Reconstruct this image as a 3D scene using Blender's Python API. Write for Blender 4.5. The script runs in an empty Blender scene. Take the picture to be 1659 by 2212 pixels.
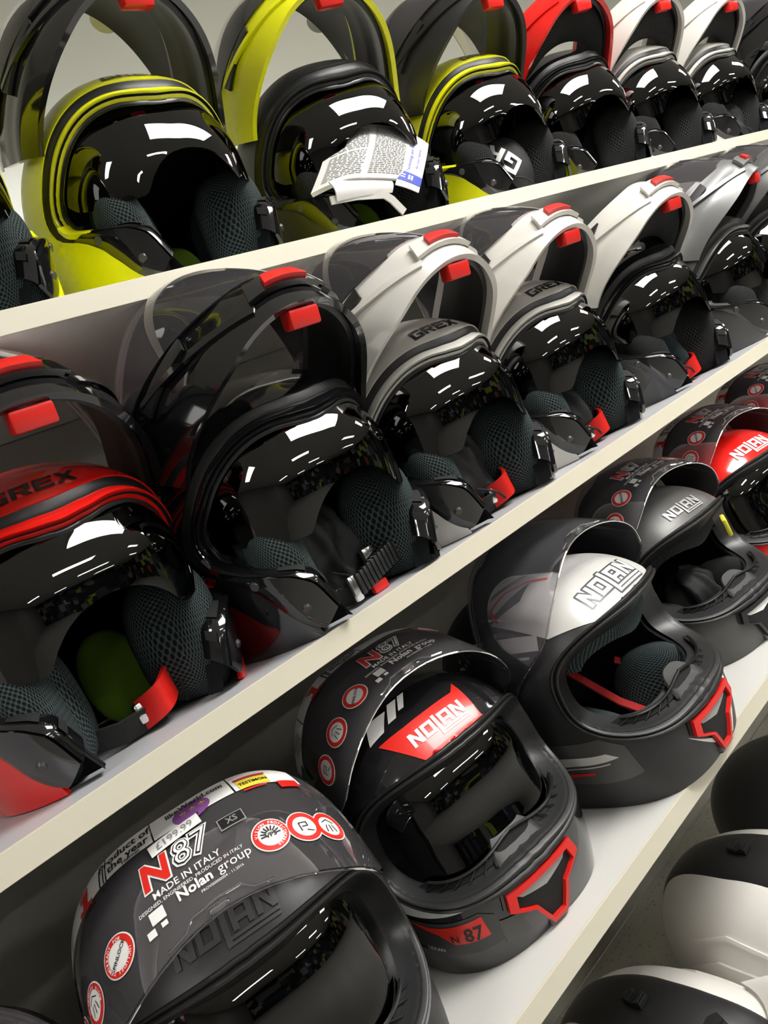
import bpy, bmesh, math, random
from math import sin, cos, pi, radians as rad, atan2, acos, sqrt, degrees
from mathutils import Vector, Matrix
random.seed(7)
SC = bpy.context.scene
COL = SC.collection

# ------------------------------------------------------------------ camera
CAM_Z = 1.45; D = 0.697
cam_data = bpy.data.cameras.new('camera'); cam = bpy.data.objects.new('camera', cam_data); COL.objects.link(cam)
cam_data.sensor_fit = 'HORIZONTAL'; cam_data.sensor_width = 36.0; cam_data.lens = 36.0 * 1660 / 1659
cam_data.clip_start = 0.02
_r = Vector((0.686499, -0.565914, -0.456574)); _d = Vector((-0.394296, 0.23785, -0.88767)); _f = Vector((0.610941, 0.78941, -0.059854))
_m = Matrix((( _r[0], -_d[0], -_f[0], 0.0), (_r[1], -_d[1], -_f[1], -D), (_r[2], -_d[2], -_f[2], CAM_Z), (0, 0, 0, 1)))
cam.matrix_world = _m
SC.camera = cam
Z_A = CAM_Z + .2760; Z_B = CAM_Z - .1210; Z_C = CAM_Z - .4968; Z_D = CAM_Z - 1.0     # shelf tops
F_A = 0.0; F_B = -.0683; F_C = -.1156; F_D = -.16                                       # shelf fronts: each lower shelf stands out a little further
TH = .022; DEPTH = .40

# ------------------------------------------------------------------ light, exposure
SC.view_settings.view_transform = 'Standard'; SC.view_settings.look = 'None'
SC.view_settings.gamma = 1.0; SC.view_settings.exposure = -0.25
SC.view_settings.use_curve_mapping = False
SC.cycles.transparent_max_bounces = 24
W = bpy.data.worlds.new('world'); SC.world = W; W.use_nodes = True
W.node_tree.nodes['Background'].inputs[0].default_value = (.9, .95, 1, 1)
W.node_tree.nodes['Background'].inputs[1].default_value = 0.30
CEIL = 2.75
PANEL_E = 29.0
# ceiling panels: (x, y, size x, size y)
PANELS = [(1.5, -1.1, 1.45, .72), (-1.6, -.95, 1.2, .3), (4.3, -.95, 1.2, .3), (.9, -2.9, 1.2, .3), (4.0, -2.9, 1.2, .3), (-1.8, -5.0, 1.2, .3), (2.2, -5.0, 1.2, .3), (5.6, -5.0, 1.2, .3), (.4, -7.2, 1.2, .3), (3.6, -7.2, 1.2, .3)]

# ------------------------------------------------------------------ materials
MATS = {}
def newmat(name):
    m = bpy.data.materials.new(name); m.use_nodes = True
    return m, m.node_tree.nodes, m.node_tree.links, m.node_tree.nodes['Principled BSDF']
def mat(name, col, rough=.4, metal=0.0, coat=0.0, noise=.0, nscale=60, bump=0.0, bscale=400, emit=None, spec=.5):
    if name in MATS: return MATS[name]
    m, N, L, P = newmat(name)
    c = (*col, 1)
    P.inputs['Base Color'].default_value = c; P.inputs['Roughness'].default_value = rough
    P.inputs['Metallic'].default_value = metal; P.inputs['Coat Weight'].default_value = coat
    P.inputs['Coat Roughness'].default_value = .03
    P.inputs['Specular IOR Level'].default_value = spec
    tc = N.new('ShaderNodeTexCoord')
    if noise:
        n = N.new('ShaderNodeTexNoise'); n.inputs['Scale'].default_value = nscale; n.inputs['Detail'].default_value = 4
        L.new(tc.outputs['Object'], n.inputs['Vector'])
        mx = N.new('ShaderNodeMix'); mx.data_type = 'RGBA'
        mx.inputs[6].default_value = tuple(max(0, v * (1 - noise)) for v in col) + (1,)
        mx.inputs[7].default_value = tuple(min(1, v * (1 + noise)) for v in col) + (1,)
        L.new(n.outputs['Fac'], mx.inputs[0]); L.new(mx.outputs[2], P.inputs['Base Color'])
    if bump:
        n2 = N.new('ShaderNodeTexNoise'); n2.inputs['Scale'].default_value = bscale; n2.inputs['Detail'].default_value = 2
        L.new(tc.outputs['Object'], n2.inputs['Vector'])
        b = N.new('ShaderNodeBump'); b.inputs['Strength'].default_value = bump; b.inputs['Distance'].default_value = .001
        L.new(n2.outputs['Fac'], b.inputs['Height']); L.new(b.outputs[0], P.inputs['Normal'])
    if emit:
        P.inputs['Emission Color'].default_value = c; P.inputs['Emission Strength'].default_value = emit
    MATS[name] = m
    return m
def see_through(name, tint, gloss_col=(1, 1, 1), rough=.0, ior=1.5, body=None, haze_amt=0.0, boost=0.0):
    """thin clear or smoked plastic: transparent sheet with fresnel reflection, and an optional diffuse haze standing in for reflected light"""
    if name in MATS: return MATS[name]
    m = bpy.data.materials.new(name); m.use_nodes = True
    N, L = m.node_tree.nodes, m.node_tree.links
    N.remove(N['Principled BSDF']); out = N['Material Output']
    tr = N.new('ShaderNodeBsdfTransparent'); tr.inputs[0].default_value = (*tint, 1)
    base = tr.outputs[0]
    if body:
        df = N.new('ShaderNodeBsdfDiffuse'); df.inputs[0].default_value = (*body, 1)
        mb = N.new('ShaderNodeMixShader'); mb.inputs[0].default_value = haze_amt
        L.new(base, mb.inputs[1]); L.new(df.outputs[0], mb.inputs[2]); base = mb.outputs[0]
    gl = N.new('ShaderNodeBsdfGlossy'); gl.inputs[0].default_value = (*gloss_col, 1); gl.inputs[1].default_value = rough
    fr = N.new('ShaderNodeFresnel'); fr.inputs[0].default_value = ior
    fac = fr.outputs[0]
    if boost:
        ad = N.new('ShaderNodeMath'); ad.operation = 'ADD'; ad.use_clamp = True; ad.inputs[1].default_value = boost
        L.new(fac, ad.inputs[0]); fac = ad.outputs[0]
    mx = N.new('ShaderNodeMixShader'); L.new(fac, mx.inputs[0]); L.new(base, mx.inputs[1]); L.new(gl.outputs[0], mx.inputs[2])
    L.new(mx.outputs[0], out.inputs[0])
    MATS[name] = m
    return m
def air_mesh(name, cloth, hole, cell=.0046, rad_=.30, rough=.85):
    """spacer-mesh fabric: staggered round holes laid out in the UV map (UV in metres)"""
    if name in MATS: return MATS[name]
    m, N, L, P = newmat(name)
    uv = N.new('ShaderNodeUVMap')
    def lattice(off):
        mp = N.new('ShaderNodeMapping'); mp.inputs['Scale'].default_value = (1 / cell, 1 / (cell * 1.3), 1); mp.inputs['Location'].default_value = (off, off, 0)
        L.new(uv.outputs[0], mp.inputs[0])
        fr = N.new('ShaderNodeVectorMath'); fr.operation = 'FRACTION'; L.new(mp.outputs[0], fr.inputs[0])
        sb = N.new('ShaderNodeVectorMath'); sb.operation = 'SUBTRACT'; sb.inputs[1].default_value = (.5, .5, 0); L.new(fr.outputs[0], sb.inputs[0])
        ml = N.new('ShaderNodeVectorMath'); ml.operation = 'MULTIPLY'; ml.inputs[1].default_value = (1, 1.1, 0); L.new(sb.outputs[0], ml.inputs[0])
        ln = N.new('ShaderNodeVectorMath'); ln.operation = 'LENGTH'; L.new(ml.outputs[0], ln.inputs[0])
        return ln.outputs['Value']
    a, b = lattice(0.0), lattice(0.5)
    mn = N.new('ShaderNodeMath'); mn.operation = 'MINIMUM'; L.new(a, mn.inputs[0]); L.new(b, mn.inputs[1])
    mr = N.new('ShaderNodeMapRange'); mr.inputs['From Min'].default_value = rad_ - .07; mr.inputs['From Max'].default_value = rad_ + .07
    L.new(mn.outputs[0], mr.inputs['Value'])
    mx = N.new('ShaderNodeMix'); mx.data_type = 'RGBA'; mx.inputs[6].default_value = (*hole, 1); mx.inputs[7].default_value = (*cloth, 1)
    L.new(mr.outputs[0], mx.inputs[0]); L.new(mx.outputs[2], P.inputs['Base Color'])
    bp = N.new('ShaderNodeBump'); bp.inputs['Strength'].default_value = .6; bp.inputs['Distance'].default_value = .0015
    L.new(mr.outputs[0], bp.inputs['Height']); L.new(bp.outputs[0], P.inputs['Normal'])
    P.inputs['Roughness'].default_value = rough; P.inputs['Specular IOR Level'].default_value = .25
    MATS[name] = m
    return m

M_YELLOW = mat('fluorescent_yellow_gloss', (.92, .93, .008), .28, coat=.3, noise=.03)
M_YELLOWM = mat('fluorescent_yellow_satin', (.92, .93, .008), .38, noise=.03)
M_BLACKG = mat('black_gloss', (.006, .006, .007), .10, coat=1.0)
M_BLACKS = mat('black_satin', (.012, .012, .013), .38, bump=.08, bscale=900)
M_BLACKM = mat('black_matt', (.020, .020, .021), .42, bump=.10, bscale=1200)
M_GREYM = mat('gunmetal_matt', (.085, .083, .080), .40, metal=.35, bump=.05, bscale=1500)
M_GREYL = mat('light_gunmetal', (.22, .22, .22), .33, metal=.5, bump=.05, bscale=1500)
M_RED = mat('red_gloss', (.75, .012, .008), .18, coat=.6, noise=.03)
M_WHITE = mat('white_gloss', (.64, .62, .575), .22, coat=.4, noise=.02)
M_WHITEM = mat('white_matt', (.68, .65, .61), .45, bump=.15, bscale=1500, noise=.02)
M_SILVER = mat('silver_paint', (.62, .61, .58), .35, metal=.25, noise=.02)
M_RUBBER = mat('black_rubber', (.009, .009, .009), .42, bump=.05, bscale=700)
M_TRIM = mat('black_plastic', (.010, .010, .010), .30, noise=.1)
M_HOLE = mat('dark_recess', (.003, .003, .003), .8)
M_LINER = mat('black_fabric', (.008, .009, .011), .95, bump=.4, bscale=900, spec=.2)
M_CLOTH = mat('charcoal_fabric', (.022, .030, .034), .92, bump=.4, bscale=900, spec=.2)
M_MESH = air_mesh('grey_green_air_mesh', (.060, .085, .085), (.004, .006, .007))
M_MESHB = air_mesh('black_air_mesh', (.035, .036, .036), (.003, .003, .003), cell=.0036)
M_LIME = mat('lime_fabric', (.20, .36, .02), .9, bump=.4, bscale=900)
M_NYLON = mat('black_nylon', (.012, .012, .013), .55, bump=.5, bscale=1600)
M_STRAP = mat('black_webbing', (.014, .014, .014), .8, bump=.5, bscale=1000)
M_METAL = mat('polished_steel', (.75, .75, .74), .18, metal=1.0)
M_REDP = mat('red_plastic', (.62, .014, .010), .32, noise=.05)
M_REDD = mat('red_decal', (.66, .020, .012), .30, coat=.3)
M_WHITED = mat('white_decal', (.80, .80, .78), .35)
M_GREYD = mat('grey_decal', (.33, .33, .32), .35, metal=.3)
M_DARKD = mat('dark_grey_decal', (.045, .045, .045), .35)
M_BLACKD = mat('black_decal', (.008, .008, .008), .35)
M_YELD = mat('yellow_decal', (.75, .60, .04), .5)
M_GRND = mat('green_decal', (.02, .10, .04), .5)
M_BLUD = mat('blue_decal', (.05, .22, .60), .4)
M_ORGD = mat('orange_decal', (.85, .33, .02), .4)
M_PURD = mat('purple_decal', (.25, .08, .30), .5)
M_PAPER = mat('white_paper', (.78, .77, .74), .7, noise=.03)
M_BLUEP = mat('blue_print', (.03, .06, .45), .6)
M_INK = mat('grey_print', (.22, .22, .22), .7)
M_CLEAR = see_through('clear_visor_plastic', (.93, .92, .92), ior=1.5, body=(.50, .47, .50), haze_amt=.085)  # grey haze mixed into the colour imitates lights reflected on the plastic
M_CLEARW = see_through('hazed_clear_visor', (.90, .89, .90), ior=1.5, body=(.55, .55, .60), haze_amt=.05)  # bluish haze in the colour stands in for reflected light, not wear
M_SMOKE = see_through('smoked_visor', (.055, .052, .05), ior=1.55, boost=.02)
M_SMOKEW = see_through('smoked_mirror_visor', (.10, .10, .10), ior=1.6, boost=.03)
M_CREAM = mat('cream_edging', (.60, .56, .45), .45, noise=.02, nscale=25)
M_DECKG = mat('grey_deck', (.50, .50, .52), .30, noise=.03, nscale=12)
M_DECKW = mat('white_deck', (.60, .59, .56), .42, noise=.03, nscale=18)
M_UNDER = mat('grey_laminate', (.78, .765, .72), .24, noise=.04, nscale=8)
M_YELTAG = mat('yellow_foam', (.75, .70, .06), .6)
M_SKULLR = mat('red_webbing', (.40, .012, .010), .8, bump=.3)

def panel_mat():
    m, N, L, P = newmat('grey_dimpled_panel')
    tc = N.new('ShaderNodeTexCoord')
    n = N.new('ShaderNodeTexNoise'); n.inputs['Scale'].default_value = 5; n.inputs['Detail'].default_value = 6; L.new(tc.outputs['Object'], n.inputs['Vector'])
    cr = N.new('ShaderNodeValToRGB'); cr.color_ramp.elements[0].color = (.36, .345, .29, 1); cr.color_ramp.elements[1].color = (.50, .485, .42, 1)
    cr.color_ramp.elements[0].position = .3; cr.color_ramp.elements[1].position = .7
    L.new(n.outputs['Fac'], cr.inputs[0]); L.new(cr.outputs[0], P.inputs['Base Color'])
    mp = N.new('ShaderNodeMapping'); mp.inputs['Scale'].default_value = (95, 95, 130); L.new(tc.outputs['Object'], mp.inputs[0])
    v = N.new('ShaderNodeTexVoronoi'); v.inputs['Randomness'].default_value = .35; v.inputs['Scale'].default_value = 1; L.new(mp.outputs[0], v.inputs['Vector'])
    mr = N.new('ShaderNodeMapRange'); mr.inputs['From Min'].default_value = .08; mr.inputs['From Max'].default_value = .38; mr.inputs['To Min'].default_value = 1; mr.inputs['To Max'].default_value = 0; mr.interpolation_type = 'SMOOTHSTEP'
    L.new(v.outputs['Distance'], mr.inputs['Value'])
    b = N.new('ShaderNodeBump'); b.inputs['Strength'].default_value = .9; b.inputs['Distance'].default_value = .0022
    L.new(mr.outputs[0], b.inputs['Height']); L.new(b.outputs[0], P.inputs['Normal'])
    P.inputs['Roughness'].default_value = .26; P.inputs['Specular IOR Level'].default_value = .6
    return m
M_PANEL = panel_mat()

# ------------------------------------------------------------------ object helpers
def thing(name, label, cat, loc=(0, 0, 0), rz=0.0, group=None):
    o = bpy.data.objects.new(name, None); COL.objects.link(o)
    o.location = loc; o.rotation_euler = (0, 0, rz); o.empty_display_size = .03
    o['label'] = label; o['category'] = cat
    if group: o['group'] = group
    return o
def tag(o, label, cat, group=None):
    o['label'] = label; o['category'] = cat
    if group: o['group'] = group
    return o
def obj(name, bm, mats, parent=None, smooth=True, label=None, mtx=None):
    if isinstance(bm, bmesh.types.BMesh):
        me = bpy.data.meshes.new(name)
        if mtx is not None: bmesh.ops.transform(bm, matrix=mtx, verts=bm.verts)
        bm.to_mesh(me); bm.free()
        if smooth is True:
            for p in me.polygons: p.use_smooth = True
            me.set_sharp_from_angle(angle=rad(38))
    else: me = bm
    if not isinstance(mats, (list, tuple)): mats = [mats]
    for i, m in enumerate(mats):
        if i < len(me.materials): me.materials[i] = m
        else: me.materials.append(m)
    o = bpy.data.objects.new(name, me); COL.objects.link(o)
    if parent: o.parent = parent
    if label: o['label'] = label
    return o
def structure(o): o['kind'] = 'structure'; return o

def grid(f, nu, nv, closed=False, uv=None):
    """f(i/nu, j/nv) -> point; quads. closed wraps u."""
    bm = bmesh.new(); cols = nu if closed else nu + 1
    vs = [[bm.verts.new(f(i / nu, j / nv)) for j in range(nv + 1)] for i in range(cols)]
    ul = bm.loops.layers.uv.new('UVMap') if uv else None
    for i in range(nu):
        for j in range(nv):
            q = [vs[i][j], vs[(i + 1) % cols][j], vs[(i + 1) % cols][j + 1], vs[i][j + 1]]
            try: fc = bm.faces.new(q)
            except ValueError: continue
            if uv:
                for lp, (a, b) in zip(fc.loops, ((i, j), (i + 1, j), (i + 1, j + 1), (i, j + 1))):
                    lp[ul].uv = (a / nu * uv[0], b / nv * uv[1])
    return bm
def outward(bm, c):
    bm.normal_update(); s = 0
    for f in bm.faces: s += f.normal.dot(f.calc_center_median() - c) * f.calc_area()
    if s < 0: bmesh.ops.reverse_faces(bm, faces=bm.faces)
    return bm
def thick(bm, t, c=Vector((0, 0, .1))):
    """give a sheet thickness t, inwards"""
    outward(bm, c); bm.normal_update()
    bm.verts.ensure_lookup_table()
    vn = {v: v.normal.copy() for v in bm.verts}
    faces = list(bm.faces); bed = [e for e in bm.edges if e.is_boundary]
    inner = {v: bm.verts.new(v.co - vn[v] * t) for v in list(bm.verts)}
    ul = bm.loops.layers.uv.active
    for f in faces:
        nf = bm.faces.new([inner[v] for v in reversed(f.verts)]); nf.material_index = f.material_index
        if ul:
            for lp, src in zip(nf.loops, reversed(list(f.loops))): lp[ul].uv = src[ul].uv
    for e in bed:
        lp = e.link_loops[0]; a, b = lp.vert, lp.link_loop_next.vert
        bm.faces.new([b, a, inner[a], inner[b]])
    return bm
def box(bm, x0, x1, y0, y1, z0, z1, bev=0.0):
    r = bmesh.ops.create_cube(bm, size=1.0); vs = r['verts']
    for v in vs:
        v.co = Vector((x0 if v.co.x < 0 else x1, y0 if v.co.y < 0 else y1, z0 if v.co.z < 0 else z1))
    if bev:
        es = set(e for v in vs for e in v.link_edges)
        bmesh.ops.bevel(bm, geom=list(es), offset=bev, segments=2, affect='EDGES', profile=.5)
    return vs
def tube(bm, pts, r, n=10, closed=False, flat=1.0, up=Vector((0, 0, 1))):
    pts = [Vector(p) for p in pts]; rings = []
    m = len(pts)
    for i, p in enumerate(pts):
        a = pts[(i - 1) % m] if (closed or i > 0) else p; b = pts[(i + 1) % m] if (closed or i < m - 1) else p
        t = (b - a).normalized(); u = t.cross(up)
        if u.length < 1e-4: u = t.cross(Vector((0, 1, 0)))
        u.normalize(); w = u.cross(t)
        rr = r(i / (m - 1)) if callable(r) else r
        rings.append([bm.verts.new(p + u * (cos(2 * pi * k / n) * rr) + w * (sin(2 * pi * k / n) * rr * flat)) for k in range(n)])
    for i in range(m if closed else m - 1):
        A, B = rings[i], rings[(i + 1) % m]
        for k in range(n): bm.faces.new([A[k], A[(k + 1) % n], B[(k + 1) % n], B[k]])
    if not closed:
        bm.faces.new(list(reversed(rings[0]))); bm.faces.new(rings[-1])
    return bm
def ribbon(bm, pts, side, w, t):
    """flat strap along pts; side = width direction"""
    pts = [Vector(p) for p in pts]; rings = []
    for i, p in enumerate(pts):
        a = pts[max(0, i - 1)]; b = pts[min(len(pts) - 1, i + 1)]
        tg = (b - a).normalized(); s = (side - tg * side.dot(tg)).normalized(); n = tg.cross(s)
        rings.append([bm.verts.new(p + s * (w / 2 * i1) + n * (t / 2 * i2)) for i1, i2 in ((-1, -1), (1, -1), (1, 1), (-1, 1))])
    for A, B in zip(rings, rings[1:]):
        for k in range(4): bm.faces.new([A[k], A[(k + 1) % 4], B[(k + 1) % 4], B[k]])
    bm.faces.new(list(reversed(rings[0]))); bm.faces.new(rings[-1])
    return bm
def interp(tab, x):
    """smooth curve through the table (cubic Hermite)"""
    if x <= tab[0][0]: return tab[0][1]
    if x >= tab[-1][0]: return tab[-1][1]
    for i in range(len(tab) - 1):
        (a, va), (b, vb) = tab[i], tab[i + 1]
        if a <= x <= b:
            def slope(k):
                if k == 0 or k == len(tab) - 1: return 0.0
                (p0, v0), (p1, v1), (p2, v2) = tab[k - 1], tab[k], tab[k + 1]
                s0, s1 = (v1 - v0) / (p1 - p0), (v2 - v1) / (p2 - p1)
                return 0.0 if s0 * s1 <= 0 else 2 * s0 * s1 / (s0 + s1)
            h = b - a; t = (x - a) / h; m0, m1 = slope(i) * h, slope(i + 1) * h
            return va * (2 * t ** 3 - 3 * t * t + 1) + m0 * (t ** 3 - 2 * t * t + t) + vb * (-2 * t ** 3 + 3 * t * t) + m1 * (t ** 3 - t * t)
def sm(a, b, x):
    t = min(1, max(0, (x - a) / (b - a))); return t * t * (3 - 2 * t)

# ------------------------------------------------------------------ helmet surfaces (local: -y is the front, z up)
class Surf:
    def __init__(s, c, ax, ayf, ayb, azu, azd, p, chin=0.0, ph=None, pitch=0.0):
        s.ph = ph or p; s.M = Matrix.Rotation(rad(pitch), 3, 'X'); s.MI = s.M.transposed(); s.c = Vector(c); s.ax, s.ayf, s.ayb, s.azu, s.azd, s.p, s.chin = ax, ayf, ayb, azu, azd, p, chin
    def R(s, d):
        x = abs(d.x) / s.ax; y = abs(d.y) / (s.ayf if d.y < 0 else s.ayb); z = abs(d.z) / (s.azu if d.z > 0 else s.azd)
        ph = s.ph if d.y < 0 else s.p          # the face end is boxier than the back
        h = (x ** ph + y ** ph) ** (1 / ph)
        r = (h ** s.p + z ** s.p) ** (-1 / s.p)
        if s.chin: r *= 1 + s.chin * sm(.25, .95, -d.y) * sm(-.10, .55, -d.z)
        return r
    def at(s, d, off=0.0): return s.c + s.M @ (d * (s.R(d) + off))
    def on(s, q, off=0.0): return s.at((s.MI @ (q - s.c)).normalized(), off)
    def ae(s, az, el, off=0.0): return s.at(ddir(az, el), off)
    def tr(s, tau, rho, off=0.0): return s.at(tdir(tau, rho), off)
def ddir(az, el):
    a, e = rad(az), rad(el); return Vector((sin(a) * cos(e), -cos(a) * cos(e), sin(e)))
def tdir(tau, rho):
    t, r = rad(tau), rad(rho); return Vector((sin(r) * cos(t), -cos(r), sin(r) * sin(t)))

def decal(S, polys, az, el, off=.0008, sx=1.0, sy=1.0, shear=0.0, rot=0.0, seg=.007, bm=None, mi=0, keep=None):
    """polys in local metres (s right, t up) laid on surface S around direction az, el"""
    own = bm is None
    tmp = bmesh.new()
    B = S.ae(az, el); a, e = rad(az), rad(el)
    Tu = S.M @ Vector((cos(a), sin(a), 0)); d0 = S.M @ ddir(az, el)
    n = (S.ae(az + 1, el) - S.ae(az - 1, el)).cross(S.ae(az, el + 1) - S.ae(az, el - 1)).normalized()
    if n.dot(d0) < 0: n = -n
    Tu = (Tu - n * Tu.dot(n)).normalized(); Tv = n.cross(Tu)
    if Tv.z < 0: Tv = -Tv
    cr, sr = cos(rad(rot)), sin(rad(rot))
    for poly in polys:
        pm = mi
        if isinstance(poly, tuple) and isinstance(poly[1], int): poly, pm = poly
        vs = [tmp.verts.new((p[0], p[1], 0)) for p in poly]
        try: fc = tmp.faces.new(vs); fc.material_index = pm
        except ValueError: pass
    bmesh.ops.triangulate(tmp, faces=tmp.faces)
    for _ in range(7):
        lng = [ed for ed in tmp.edges if ed.calc_length() * max(sx, sy) > seg]
        if not lng: break
        bmesh.ops.subdivide_edges(tmp, edges=lng, cuts=1); bmesh.ops.triangulate(tmp, faces=[f for f in tmp.faces if len(f.verts) > 3])
    for v in tmp.verts:
        x, y = v.co.x * sx, v.co.y * sy; x += shear * y
        x, y = x * cr - y * sr, x * sr + y * cr
        q = B + Tu * x + Tv * y
        if keep:                                   # stay outside the eye port's gasket
            d = (S.MI @ (q - S.c)).normalized(); tau = degrees(atan2(d.z, d.x)); rho = degrees(acos(max(-1, min(1, -d.y))))
            v.co = S.tr(tau, max(rho, keep(tau) + 3.6), off)
        else: v.co = S.on(q, off)
    outward(tmp, S.c)
    for f in tmp.faces: f.smooth = True
    if own: return tmp
    return merge(bm, tmp)
def merge(bm, src):
    vm = {v: bm.verts.new(v.co) for v in src.verts}
    for f in src.faces:
        nf = bm.faces.new([vm[v] for v in f.verts]); nf.material_index = f.material_index; nf.smooth = f.smooth
    src.free(); return bm
def quad(x0, y0, x1, y1): return [(x0, y0), (x1, y0), (x1, y1), (x0, y1)]
def disk(r, n=32, cx=0, cy=0): return [(cx + r * cos(2 * pi * k / n), cy + r * sin(2 * pi * k / n)) for k in range(n)]
def annulus(r0, r1, n=32, cx=0, cy=0):
    return [[(cx + r * cos(2 * pi * q / n), cy + r * sin(2 * pi * q / n)) for r, q in ((r0, k), (r1, k), (r1, k + 1), (r0, k + 1))] for k in range(n)]
def stroke(pts, w):
    out = []
    for (x0, y0), (x1, y1) in zip(pts, pts[1:]):
        L = math.hypot(x1 - x0, y1 - y0) or 1e-6; nx, ny = -(y1 - y0) / L * w / 2, (x1 - x0) / L * w / 2; ex, ey = (x1 - x0) / L * w * .3, (y1 - y0) / L * w * .3
        out.append([(x0 - ex + nx, y0 - ey + ny), (x0 - ex - nx, y0 - ey - ny), (x1 + ex - nx, y1 + ey - ny), (x1 + ex + nx, y1 + ey + ny)])
    return out
def glyph(ch):
    """angular block capitals in a unit box"""
    b = .27; q = quad
    return {'N': [q(0, 0, b, 1), q(1 - b, 0, 1, 1), [(0, 1), (1 - b - .03, 0), (1, 0), (b + .03, 1)]],
            'O': [q(0, 0, b, 1), q(1 - b, 0, 1, 1), q(b, 0, 1 - b, .22), q(b, .78, 1 - b, 1)],
            'L': [q(0, 0, b, 1), q(b, 0, 1, .22)],
            'A': [q(0, 0, b, 1), q(1 - b, 0, 1, 1), q(b, .78, 1 - b, 1), q(b, .26, 1 - b, .46)],
            'G': [q(0, 0, b, 1), q(b, .78, 1, 1), q(b, 0, 1, .22), q(1 - b, .22, 1, .55), q(.5, .40, 1 - b, .55)],
            'R': [q(0, 0, b, 1), q(b, .78, 1, 1), q(1 - b, .42, 1, .78), q(b, .36, 1 - b, .52), [(.45, .4), (.75, .4), (1.05, 0), (.72, 0)]],
            'E': [q(0, 0, b, 1), q(b, .78, 1, 1), q(b, .40, .9, .60), q(b, 0, 1, .22)],
            'X': [[(-.05, 1), (.27, 1), (1.05, 0), (.73, 0)], [(.73, 1), (1.05, 1), (.27, 0), (-.05, 0)]]}[ch]
def word(txt, h, wf=.95, gap=.14):
    out = []; x = 0
    for ch in txt:
        for p in glyph(ch): out.append([(x + a * h * wf, b * h) for a, b in p])
        x += h * (wf + gap)
    w = x - h * gap
    return [[(a - w / 2, b - h / 2) for a, b in p] for p in out], w
def nolan(h):
    """the maker's mark: N O in small capitals, a tall L whose foot underlines A N twice"""
    out = []; u = h * .9; g = h * .13; x = 0
    def put(ch, x, y, w, hh):
        for p in glyph(ch): out.append([(x + a * w, y + b * hh) for a, b in p])
    put('N', x, 0, u, h); x += u + g; put('O', x, 0, u, h); x += u + g
    lx = x
    out.append(quad(lx, -.42 * h, lx + .27 * u, h * 1.12)); x += .27 * u + g + .02 * h
    put('A', x, 0, u, h); x += u + g; put('N', x, 0, u, h); x += u
    out.append(quad(lx + .27 * u, -.22 * h, x, -.10 * h)); out.append(quad(lx + .27 * u, -.42 * h, x, -.30 * h))
    w = x
    return [[(a - w / 2, b - h / 2) for a, b in p] for p in out], w
_txt = {}
def text_polys(s, size, bold=.0):
    """flat outline of a line of type, centred, as triangles"""
    key = (s, bold)
    if key not in _txt:
        cu = bpy.data.curves.new('t', 'FONT'); cu.body = s; cu.size = 1.0; cu.offset = bold; cu.resolution_u = 2
        o = bpy.data.objects.new('t', cu); COL.objects.link(o); bpy.context.view_layer.update()
        me = bpy.data.meshes.new_from_object(o.evaluated_get(bpy.context.evaluated_depsgraph_get()))
        P = [[(me.vertices[i].co.x, me.vertices[i].co.y) for i in p.vertices] for p in me.polygons]
        bpy.data.objects.remove(o); bpy.data.curves.remove(cu); bpy.data.meshes.remove(me)
        xs = [p[0] for q in P for p in q] or [0]; ys = [p[1] for q in P for p in q] or [0]
        cx, cy = (min(xs) + max(xs)) / 2, .34
        _txt[key] = [[(x - cx, y - cy) for x, y in q] for q in P]
    return [[(x * size, y * size) for x, y in q] for q in _txt[key]]
def shift(polys, dx, dy): return [[(x + dx, y + dy) for x, y in p] for p in polys]
def arc_text(s, r, size, a0, step):
    out = []
    for i, ch in enumerate(s):
        if ch == ' ': continue
        a = a0 - i * step; ca, sa = cos(rad(a - 90)), sin(rad(a - 90))
        for p in text_polys(ch, size, .02):
            out.append([((x * ca - y * sa) + r * cos(rad(a)), (x * sa + y * ca) + r * sin(rad(a))) for x, y in p])
    return out

GEO, SHARED = {}, {}
def cpart(key, build, mats, name, parent, label=None, smooth=True):
    """one part; identical geometry is built once"""
    if not isinstance(mats, (list, tuple)): mats = [mats]
    k = (key, tuple(m.name for m in mats))
    if k in SHARED:
        o = bpy.data.objects.new(name, SHARED[k]); COL.objects.link(o); o.parent = parent
        if label: o['label'] = label
        return o
    if key not in GEO:
        o = obj(name, build(), mats, parent, smooth, label); GEO[key] = o.data
    else:
        o = obj(name, GEO[key].copy(), mats, parent, smooth, label)
    SHARED[k] = o.data
    return o

# ================================================================== flip-up helmet
GS = Surf((0, 0, .134), .130, .150, .172, .138, .34, 2.2, ph=2.5, pitch=9)
GC = Surf((0, 0, .13), .129, .194, .15, .14, .26, 2.1, pitch=9)
GP_T = [(-90, 60), (-70, 48), (-54, 43), (-38, 40.5), (-29, 43.5), (-22, 51), (-16, 63), (-9, 76), (-1, 80), (6, 77), (15, 70), (30, 60), (45, 51), (60, 43), (75, 37), (90, 35)]
def GP(tau):
    t = (tau + 90) % 360 - 90
    if t > 90: t = 180 - t
    return interp(GP_T, t)
def ring(S, Pf, t0, t1, r0, r1, off, n=80, m=4, prof=None, closed=False):
    def f(u, v):
        tau = t0 + (t1 - t0) * u; o = off(v) if callable(off) else off
        return S.tr(tau, Pf(tau) + r0 + (r1 - r0) * v, o)
    return grid(f, n, m, closed)
def cut_base(bm, z=0.0, tilt=0.0):
    bmesh.ops.bisect_plane(bm, geom=bm.verts[:] + bm.edges[:] + bm.faces[:], plane_co=(0, 0, z), plane_no=Vector((0, tilt, -1)).normalized(), clear_outer=True)
    return bm
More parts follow.
